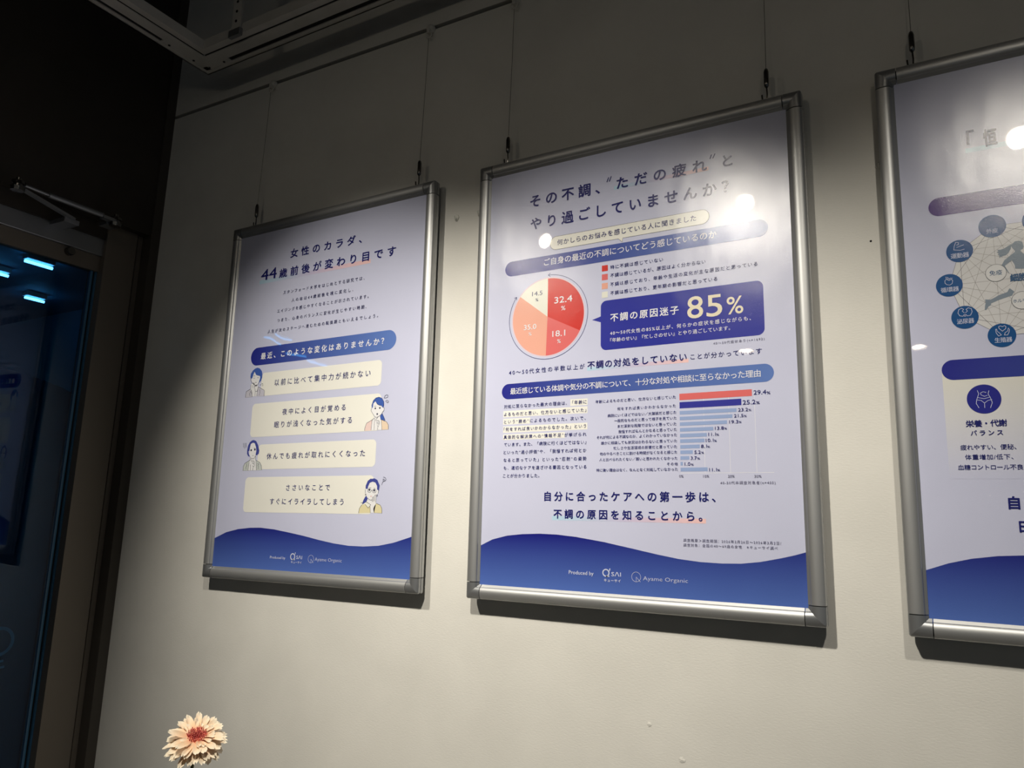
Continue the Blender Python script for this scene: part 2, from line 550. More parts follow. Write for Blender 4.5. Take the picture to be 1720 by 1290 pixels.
spotlight(*SPOTS[0][:2], 'white track spotlight lighting the poster with the red pie chart', SPOT_POWER * SPOTS[0][2], TZ + 0.005, SPOTS[0][3])
spotlight(*SPOTS[1][:2], 'white track spotlight lighting the poster with four drawn women', SPOT_POWER * SPOTS[1][2], TZ + 0.005, SPOTS[1][3])
spotlight(*SPOTS[2][:2], 'white track spotlight lighting the poster with the running silhouette', SPOT_POWER * SPOTS[2][2], TZ + 0.005, SPOTS[2][3])
for k, (a, b) in enumerate(FAR_SPOTS):
    spotlight(a, b, ['left', 'right'][k] + ' of the two far spotlights mirrored in the posters', SPOT_POWER * 0.35, 3.0)

# ------------------------------------------------------------------ print helpers (millimetres on the poster)
FW_MM, FH_MM = 620.0, 849.0
SHEET = 0.0060
INK = {k: lin(v) for k, v in dict(
    paper=(209, 212, 238), navy=(34, 36, 112), white=(240, 240, 248), cream=(242, 232, 206), pale=(214, 220, 244),
    grey=(112, 112, 140), greynavy=(66, 66, 108), steel=(52, 96, 140), ink=(46, 48, 74), face=(240, 240, 244),
    suit=(208, 206, 220), pink=(238, 212, 208), peach=(236, 214, 190), sage=(206, 212, 210), yellow=(230, 220, 178),
    hair=(70, 100, 182), hair2=(72, 80, 158), red=(214, 56, 50), coral=(228, 112, 112), salmon=(240, 176, 156),
    offwhite=(238, 238, 228), box=(244, 243, 236), hilite=(244, 243, 236), bar=(156, 176, 220), barblue=(56, 58, 158),
    callout=(48, 54, 160), band0=(42, 44, 142), band1=(98, 128, 196), wave0=(32, 34, 128), wave1=(88, 118, 196),
    grid=(244, 244, 250), ring=(26, 84, 146), ringlink=(104, 98, 112), linklight=(176, 172, 172), runner=(138, 152, 168),
    sky=(188, 222, 244), lilac=(208, 200, 230), blush=(250, 206, 204), panel=(236, 234, 224), pill3=(84, 50, 134)).items()}


def mix(a, b, t):
    t = min(1, max(0, t))
    return tuple(x + (y - x) * t for x, y in zip(a, b))


class Print(MB):
    def __init__(self, layer):
        MB.__init__(self)
        self.layer = layer

    def P(self, u, v):
        return ((u - FW_MM / 2) / 1000, SHEET - self.layer * 0.00011, (v + FH_MM) / 1000)

    def poly(self, pts, col):
        n = len(self.v)
        ar = sum(a[0] * b[1] - b[0] * a[1] for a, b in zip(pts, pts[1:] + pts[:1]))
        if ar < 0: pts = pts[::-1]
        self.v += [self.P(*q) for q in pts]
        self.c += [col(*q) if callable(col) else col for q in pts]
        self.f.append(tuple(range(n, n + len(pts))))
        return self

    def stroke(self, pts, w, col):
        pts = [Vector(q) for q in pts]
        lft, rgt = [], []
        m = len(pts)
        closed = (pts[0] - pts[-1]).length < 0.01
        for i, q in enumerate(pts):
            a = pts[i - 1] if i > 0 else (pts[-2] if closed else None)
            b = pts[i + 1] if i < m - 1 else (pts[1] if closed else None)
            d1 = (q - a).normalized() if a is not None else None
            d2 = (b - q).normalized() if b is not None else None
            d = (d1 or Vector((0, 0))) + (d2 or Vector((0, 0)))
            d = d.normalized() if d.length > 1e-6 else (d1 or d2)
            nrm = Vector((-d.y, d.x))
            k = 1.0
            if d1 is not None: k = min(1.8, 1 / max(0.3, abs(nrm.dot(Vector((-d1.y, d1.x))))))
            lft.append(q + nrm * w / 2 * k)
            rgt.append(q - nrm * w / 2 * k)
        n = len(self.v)
        for a, b in zip(lft, rgt):
            self.v += [self.P(*a), self.P(*b)]
            self.c += [col, col]
        for i in range(m - 1):
            self.f.append((n + 2 * i, n + 2 * i + 1, n + 2 * i + 3, n + 2 * i + 2))
        return self

    def dot(self, c, r, col, n=14):
        return self.poly([(c[0] + r * math.cos(2 * math.pi * k / n), c[1] + r * math.sin(2 * math.pi * k / n)) for k in range(n)], col)

    def out(self, name, parent, label=None):
        return tag(self.build(name, M_print, parent, color=True), label)


def rrect(u0, v0, u1, v1, r, n=8):
    o = []
    for cx, cy, a0 in ((u1 - r, v1 - r, 0), (u0 + r, v1 - r, 90), (u0 + r, v0 + r, 180), (u1 - r, v0 + r, 270)):
        for k in range(n + 1):
            a = math.radians(a0 + 90 * k / n)
            o.append((cx + r * math.cos(a), cy + r * math.sin(a)))
    return o


_tc = bpy.data.curves.new('type', 'FONT')
_to = bpy.data.objects.new('type', _tc)
COL.objects.link(_to)
_tc.resolution_u = 3


def glyphs(s, size, spacing, offset):
    _tc.body = s
    _tc.size = size
    _tc.space_character = spacing
    _tc.offset = offset
    dg = bpy.context.evaluated_depsgraph_get()
    dg.update()
    return bpy.data.meshes.new_from_object(_to.evaluated_get(dg))


def lettering(pr, s, u0, u1, v, h, col, weight, latin):
    """set one line of type so that its ink runs from u0 to u1 on baseline box bottom v, ink height h"""
    size = h / (0.727 if latin else 0.90)
    off = -0.010 * size if weight < 0 else 0.0
    fat, cnt = {-1: (0, 1), 0: (0.008, 4), 1: (0.021, 8), 2: (0.030, 10)}[weight]
    fat *= size
    _tc.resolution_u = 4 if h > 9 else 2
    base = (v if latin else v + 0.065 * size)
    sp = 1.0
    me = glyphs(s, size, 1.0, off)
    xs = [q.co.x for q in me.vertices]
    w0 = max(xs) - min(xs)
    u0, u1 = u0 + fat, u1 - fat
    want = u1 - u0
    if len(s) > 1 and not latin:
        me2 = glyphs(s, size, 1.3, off)
        x2 = [q.co.x for q in me2.vertices]
        k = ((max(x2) - min(x2)) - w0) / 0.3
        bpy.data.meshes.remove(me2)
        sp = min(1.7, max(0.9, 1 + (want - w0) / max(k, 1e-6)))
        bpy.data.meshes.remove(me)
        me = glyphs(s, size, sp, off)
        xs = [q.co.x for q in me.vertices]
        w0 = max(xs) - min(xs)
    sx = want / w0
    x0 = min(xs)
    # stroke weight: the glyph outline repeated round a small circle (a few microns apart), which also rounds its ends
    top = pr.layer
    for k in range(cnt):
        a = 2 * math.pi * (k + 0.5) / cnt
        du, dv = (fat * math.cos(a), fat * math.sin(a)) if cnt > 1 else (0, 0)
        n = len(pr.v)
        pr.layer = top + 0.06 * k
        pr.v += [pr.P(u0 + (q.co.x - x0) * sx + du, base + q.co.y + dv) for q in me.vertices]
        pr.c += [col] * len(me.vertices)
        pr.f += [tuple(i + n for i in f.vertices) for f in me.polygons]
    bpy.data.meshes.remove(me)

# ---- type set on the posters: poster, line, u0, u1, v, ink height (mm), ink, weight, part, latin
TEXTS = [
    (1, 'その不調', 115.3, 243.1, -105.6, 24.32, 'navy', 1, 'headline_lettering', 0),
    (1, '、', 252.7, 262.3, -106.1, 23.68, 'navy', 1, 'headline_lettering', 0),
    (1, 'ただの疲れ', 295.0, 461.4, -105.0, 22.66, 'navy', 1, 'headline_lettering', 0),
    (1, 'と', 488.7, 505.0, -104.8, 21.69, 'navy', 1, 'headline_lettering', 0),
    (1, 'やり過ごしていませんか？', 117.0, 497.7, -152.0, 23.45, 'navy', 1, 'headline_lettering', 0),
    (1, '何かしらのお悩みを感じている人に聞きました', 175.3, 440.9, -192.9, 10.76, 'navy', 0, 'lettering', 0),
    (1, 'ご自身の最近の不調についてどう感じているのか', 147.8, 474.9, -229.4, 13.43, 'white', 0, 'lettering', 0),
    (1, '特に不調は感じていない', 282.8, 381.0, -256.7, 7.4, 'navy', 0, 'lettering', 0),
    (1, '不調は感じているが、原因はよく分からない', 282.8, 455.4, -272.2, 7.27, 'navy', 0, 'lettering', 0),
    (1, '不調は感じており、年齢や生活の変化が主な原因だと思っている', 282.8, 539.9, -288.8, 7.11, 'navy', 0, 'lettering', 0),
    (1, '不調は感じており、更年期の影響だと思っている', 282.8, 474.1, -305.1, 7.17, 'navy', 0, 'lettering', 0),
    (1, '不調の原因迷子', 282.8, 407.6, -354.2, 14.36, 'white', 1, 'lettering', 0),
    (1, '8', 422.2, 449.5, -364.8, 39.35, 'cream', 0, 'lettering', 1),
    (1, '5', 454.7, 481.3, -365.3, 38.85, 'cream', 0, 'lettering', 1),
    (1, '%', 488.6, 515.2, -365.0, 30.41, 'cream', 0, 'lettering', 1),
    (1, '40～50代女性の85%以上が、何らかの症状を感じながらも、', 282.4, 526.7, -379.1, 7.34, 'white', 0, 'lettering', 0),
    (1, '『年齢のせい』『忙しさのせい』とやり過ごしています。', 282.4, 493.1, -391.9, 7.37, 'white', 0, 'lettering', 0),
    (1, '40～50代症状あり(n=1692)', 465.0, 546.6, -414.2, 4.79, 'grey', 0, 'lettering', 0),
    (1, '40～50代女性の半数以上が', 76.8, 233.3, -435.8, 9.4, 'navy', 0, 'lettering', 0),
    (1, '不調の対処をしていない', 238.9, 420.0, -436.7, 13.53, 'navy', 1, 'lettering', 0),
    (1, 'ことが分かっています', 426.2, 541.8, -435.8, 9.42, 'navy', 0, 'lettering', 0),
    (1, '最近感じている体調や気分の不調について、十分な対処や相談に至らなかった理由', 80.7, 538.7, -473.0, 11.66, 'white', 0, 'lettering', 0),
    (1, '対処に至らなかった最大の理由は、「年齢に', 67.9, 237.4, -499.3, 6.94, 'navy', 0, 'paragraph_lettering', 0),
    (1, 'よるものだと思い、仕方ないと感じていた」', 68.3, 236.8, -513.9, 6.91, 'navy', 0, 'paragraph_lettering', 0),
    (1, 'という“諦め”によるものでした。次いで、', 68.8, 236.2, -528.2, 6.88, 'navy', 0, 'paragraph_lettering', 0),
    (1, '「何をすれば良いかわからなかった」という', 68.4, 237.0, -542.5, 6.86, 'navy', 0, 'paragraph_lettering', 0),
    (1, '具体的な解決策への“情報不足”が挙げられ', 68.6, 237.7, -557.1, 6.83, 'navy', 0, 'paragraph_lettering', 0),
    (1, 'ています。また、「病院に行くほどではない」', 70.0, 237.2, -571.1, 6.8, 'navy', 0, 'paragraph_lettering', 0),
    (1, 'といった“過小評価”や、「我慢すれば何とか', 69.4, 237.9, -585.5, 6.77, 'navy', 0, 'paragraph_lettering', 0),
    (1, 'なると思っていた」といった“忍耐”の姿勢', 69.8, 238.0, -599.9, 6.75, 'navy', 0, 'paragraph_lettering', 0),
    (1, 'も、適切なケアを遠ざける要因となっている', 70.3, 238.1, -614.4, 6.72, 'navy', 0, 'paragraph_lettering', 0),
    (1, 'ことが分かりました。', 69.5, 145.5, -628.9, 6.81, 'navy', 0, 'paragraph_lettering', 0),
    (1, '年齢によるものだと思い、仕方ないと感じていた', 254.9, 400.0, -499.9, 5.56, 'navy', 0, 'chart_lettering', 0),
    (1, '何をすれば良いかわからなかった', 295.8, 399.8, -514.7, 5.5, 'navy', 0, 'chart_lettering', 0),
    (1, '病院にいくほどではない／大袈裟だと感じた', 277.7, 400.6, -525.8, 5.5, 'navy', 0, 'chart_lettering', 0),
    (1, '一般的なものだと思って様子を見ていた', 290.0, 400.7, -535.3, 5.47, 'navy', 0, 'chart_lettering', 0),
    (1, 'まだ深刻な段階ではないと思っていた', 296.4, 400.5, -545.1, 5.45, 'navy', 0, 'chart_lettering', 0),
    (1, '我慢すればなんとかなると思っていた', 297.8, 400.9, -554.5, 5.44, 'navy', 0, 'chart_lettering', 0),
    (1, 'それが何による不調なのか、よくわかっていなかった', 257.3, 401.0, -563.4, 5.46, 'navy', 0, 'chart_lettering', 0),
    (1, '誰かに相談しても状況はかわらないと思っていた', 265.6, 401.0, -573.3, 5.44, 'navy', 0, 'chart_lettering', 0),
    (1, '忙しさや生活環境の影響だと思っていた', 288.7, 400.9, -582.8, 5.4, 'navy', 0, 'chart_lettering', 0),
    (1, '他のやるべきことに割ける時間がなくなると感じた', 263.3, 401.1, -592.0, 5.41, 'navy', 0, 'chart_lettering', 0),
    (1, '人と比べられたくない／弱いと思われたくなかった', 262.4, 401.3, -602.0, 5.4, 'navy', 0, 'chart_lettering', 0),
    (1, 'その他', 383.4, 401.8, -611.3, 5.26, 'navy', 0, 'chart_lettering', 0),
    (1, '特に強い理由はなく、なんとなく対処していなかった', 256.9, 401.6, -620.2, 5.38, 'navy', 0, 'chart_lettering', 0),
    (1, '29.4', 526.7, 546.3, -501.4, 7.32, 'navy', 0, 'chart_lettering', 1),
    (1, '%', 546.8, 552.4, -501.9, 4.81, 'navy', 0, 'chart_lettering', 1),
    (1, '25.2', 509.3, 529.5, -516.4, 7.34, 'navy', 0, 'chart_lettering', 1),
    (1, '%', 530.1, 535.7, -516.8, 4.82, 'navy', 0, 'chart_lettering', 1),
    (1, '23.2', 501.8, 517.4, -527.1, 5.51, 'navy', 0, 'chart_lettering', 1),
    (1, '%', 517.9, 522.3, -527.2, 3.62, 'navy', 0, 'chart_lettering', 1),
    (1, '21.5', 495.2, 509.9, -536.4, 5.51, 'navy', 0, 'chart_lettering', 1),
    (1, '%', 510.5, 514.9, -536.6, 3.62, 'navy', 0, 'chart_lettering', 1),
    (1, '19.3', 487.2, 501.6, -545.8, 5.52, 'navy', 0, 'chart_lettering', 1),
    (1, '%', 502.2, 506.6, -545.9, 3.62, 'navy', 0, 'chart_lettering', 1),
    (1, '13.8', 464.1, 478.4, -555.1, 5.55, 'navy', 0, 'chart_lettering', 1),
    (1, '%', 478.9, 483.5, -555.2, 3.65, 'navy', 0, 'chart_lettering', 1),
    (1, '11.1', 453.3, 465.3, -564.5, 5.57, 'navy', 0, 'chart_lettering', 1),
    (1, '%', 465.9, 470.5, -564.7, 3.66, 'navy', 0, 'chart_lettering', 1),
    (1, '10.1', 448.8, 461.4, -574.2, 5.56, 'navy', 0, 'chart_lettering', 1),
    (1, '%', 462.0, 466.6, -574.4, 3.65, 'navy', 0, 'chart_lettering', 1),
    (1, '8.1', 440.8, 450.5, -583.7, 5.57, 'navy', 0, 'chart_lettering', 1),
    (1, '%', 451.0, 455.6, -583.9, 3.66, 'navy', 0, 'chart_lettering', 1),
    (1, '5.2', 429.7, 440.2, -593.0, 5.57, 'navy', 0, 'chart_lettering', 1),
    (1, '%', 440.8, 445.4, -593.2, 3.67, 'navy', 0, 'chart_lettering', 1),
    (1, '3.7', 423.5, 433.6, -602.5, 5.57, 'navy', 0, 'chart_lettering', 1),
    (1, '%', 434.2, 438.9, -602.5, 3.67, 'navy', 0, 'chart_lettering', 1),
    (1, '1.0', 413.2, 422.7, -611.9, 5.58, 'navy', 0, 'chart_lettering', 1),
    (1, '%', 423.3, 428.0, -612.0, 3.67, 'navy', 0, 'chart_lettering', 1),
    (1, '11.1', 453.3, 465.5, -621.7, 5.47, 'navy', 0, 'chart_lettering', 1),
    (1, '%', 466.1, 470.6, -621.7, 3.6, 'navy', 0, 'chart_lettering', 1),
    (1, '0%', 403.7, 411.0, -631.2, 4.46, 'grey', 0, 'chart_lettering', 1),
    (1, '10%', 443.3, 453.0, -631.6, 4.39, 'grey', 0, 'chart_lettering', 1),
    (1, '20%', 483.0, 493.2, -631.9, 4.32, 'grey', 0, 'chart_lettering', 1),
    (1, '30%', 523.6, 534.3, -632.2, 4.24, 'grey', 0, 'chart_lettering', 1),
    (1, '40-50代本調査対象者(n=405)', 470.7, 554.8, -642.5, 4.97, 'grey', 0, 'chart_lettering', 0),
    (1, '自分に合ったケアへの第一歩は、', 156.3, 462.4, -670.3, 15.89, 'navy', 1, 'headline_lettering', 0),
    (1, '不調の原因を知ることから。', 175.0, 440.5, -700.8, 15.41, 'navy', 1, 'headline_lettering', 0),
    (1, '調査概要＞調査期間：2026年2月26日～2026年3月2日/', 409.0, 559.9, -733.6, 4.77, 'grey', 0, 'lettering', 0),
    (1, '調査対象：全国の40～69歳の女性\u3000※キューサイ調べ', 408.9, 554.5, -741.2, 4.77, 'grey', 0, 'lettering', 0),
    (1, '32.4', 170.8, 207.8, -306.6, 12.69, 'white', 0, 'pie_lettering', 1),
    (1, '%', 185.0, 194.0, -321.6, 8.76, 'white', 0, 'pie_lettering', 1),
    (1, '18.1', 167.6, 194.2, -370.3, 11.68, 'white', 0, 'pie_lettering', 1),
    (1, '%', 177.8, 185.1, -383.2, 7.48, 'white', 0, 'pie_lettering', 1),
    (1, '35.0', 106.9, 133.8, -351.0, 10.28, 'white', 0, 'pie_lettering', 1),
    (1, '%', 117.2, 123.8, -362.7, 6.49, 'white', 0, 'pie_lettering', 1),
    (1, '14.5', 123.3, 145.6, -286.2, 8.67, 'grey', 0, 'pie_lettering', 1),
    (1, '%', 130.9, 136.9, -297.5, 6.22, 'grey', 0, 'pie_lettering', 1),
    (1, 'Produced by', 206.0, 252.5, -795.1, 6.61, 'pale', 0, 'logo_lettering', 1),
    (1, 'SΛI', 284.7, 301.9, -794.4, 6.97, 'pale', 0, 'logo_lettering', 1),
    (1, 'キューサイ', 271.6, 301.3, -804.2, 5.17, 'pale', 1, 'logo_lettering', 0),
    (1, 'Ayame Organic', 340.5, 415.2, -798.0, 6.73, 'pale', -1, 'logo_lettering', 1),
    (0, '女性のカラダ、', 201.0, 421.0, -104.5, 21.01, 'navy', 1, 'headline_lettering', 0),
    (0, '44', 107.2, 160.2, -147.4, 28.11, 'navy', 0, 'headline_lettering', 1),
    (0, '歳前後が変わり目です', 168.7, 519.3, -149.4, 21.65, 'navy', 1, 'headline_lettering', 0),
    (0, 'スタンフォード大学をはじめとする研究では、', 187.5, 435.2, -192.5, 8.65, 'greynavy', 0, 'paragraph_lettering', 0),
    (0, '人の体は44歳前後を境に変化し、', 216.7, 404.7, -214.9, 8.61, 'greynavy', 0, 'paragraph_lettering', 0),
    (0, 'エイジングを感じやすくなることが示されています。', 172.1, 449.8, -236.0, 8.56, 'greynavy', 0, 'paragraph_lettering', 0),
    (0, 'つまり、心身のバランスに変化が生じやすい時期、', 174.6, 445.6, -259.0, 8.51, 'greynavy', 0, 'paragraph_lettering', 0),
    (0, '人生が次のステージへ進むための転換期ともいえるでしょう。', 146.0, 479.3, -283.1, 8.45, 'greynavy', 0, 'paragraph_lettering', 0),
    (0, '最近、このような変化はありませんか？', 129.9, 499.7, -344.3, 15.13, 'white', 1, 'lettering', 0),
    (0, '以前に比べて集中力が続かない', 182.4, 467.3, -411.1, 14.86, 'navy', 0, 'lettering', 0),
    (0, '夜中によく目が覚める', 214.4, 403.3, -480.6, 13.85, 'navy', 0, 'lettering', 0),
    (0, '眠りが浅くなった気がする', 192.2, 423.1, -509.3, 14.17, 'navy', 0, 'lettering', 0),
    (0, '休んでも疲れが取れにくくなった', 175.8, 464.5, -580.7, 13.95, 'navy', 0, 'lettering', 0),
    (0, 'ささいなことで', 244.1, 373.2, -651.2, 13.36, 'navy', 0, 'lettering', 0),
    (0, 'すぐにイライラしてしまう', 197.0, 413.6, -681.6, 13.68, 'navy', 0, 'lettering', 0),
    (0, 'Produced by', 211.0, 257.4, -798.6, 5.74, 'pale', 0, 'logo_lettering', 1),
    (0, 'SΛI', 289.7, 306.9, -796.6, 7.35, 'pale', 0, 'logo_lettering', 1),
    (0, 'キューサイ', 275.4, 306.1, -806.3, 5.26, 'pale', 1, 'logo_lettering', 0),
    (0, 'Ayame Organic', 343.6, 418.8, -798.4, 7.4, 'pale', -1, 'logo_lettering', 1),
    (2, '「', 115.2, 125.4, -155.4, 29.07, 'navy', 1, 'headline_lettering', 0),
    (2, '恒', 135.4, 153.0, -155.0, 25.87, 'navy', 1, 'headline_lettering', 0),
    (2, '外皮', 129.7, 143.9, -287.7, 7.21, 'pale', 0, 'lettering', 0),
    (2, '運動器', 83.9, 106.7, -317.9, 7.51, 'pale', 0, 'lettering', 0),
    (2, '循環器', 68.3, 91.0, -366.7, 7.19, 'pale', 0, 'lettering', 0),
    (2, '泌尿器', 85.4, 106.3, -415.4, 7.24, 'pale', 0, 'lettering', 0),
    (2, '生殖器', 128.4, 148.9, -446.6, 7.03, 'pale', 0, 'lettering', 0),
    (2, '免疫', 129.1, 144.3, -349.7, 7.08, 'steel', 0, 'lettering', 0),
    (2, 'ホルモン', 153.8, 174.7, -392.3, 5.1, 'steel', 0, 'lettering', 0),
    (2, '細胞', 152.7, 172.7, -361.2, 10.35, 'steel', 2, 'lettering', 0),
    (2, '栄養・代謝', 86.2, 134.4, -562.6, 9.09, 'navy', 1, 'lettering', 0),
    (2, 'バランス', 91.1, 128.9, -574.9, 7.46, 'navy', 1, 'lettering', 0),
    (2, '疲れやすい、便秘、', 77.6, 142.5, -594.4, 7.15, 'navy', 0, 'lettering', 0),
    (2, '体重増加/低下、', 82.4, 138.2, -607.8, 7.12, 'navy', 0, 'lettering', 0),
    (2, '血糖コントロール不良', 73.0, 148.2, -621.7, 7.08, 'navy', 0, 'lettering', 0),
    (2, '自', 127.7, 140.9, -673.6, 16.06, 'navy', 2, 'headline_lettering', 0),
    (2, '日', 137.6, 149.0, -703.9, 14.88, 'navy', 2, 'headline_lettering', 0),
]
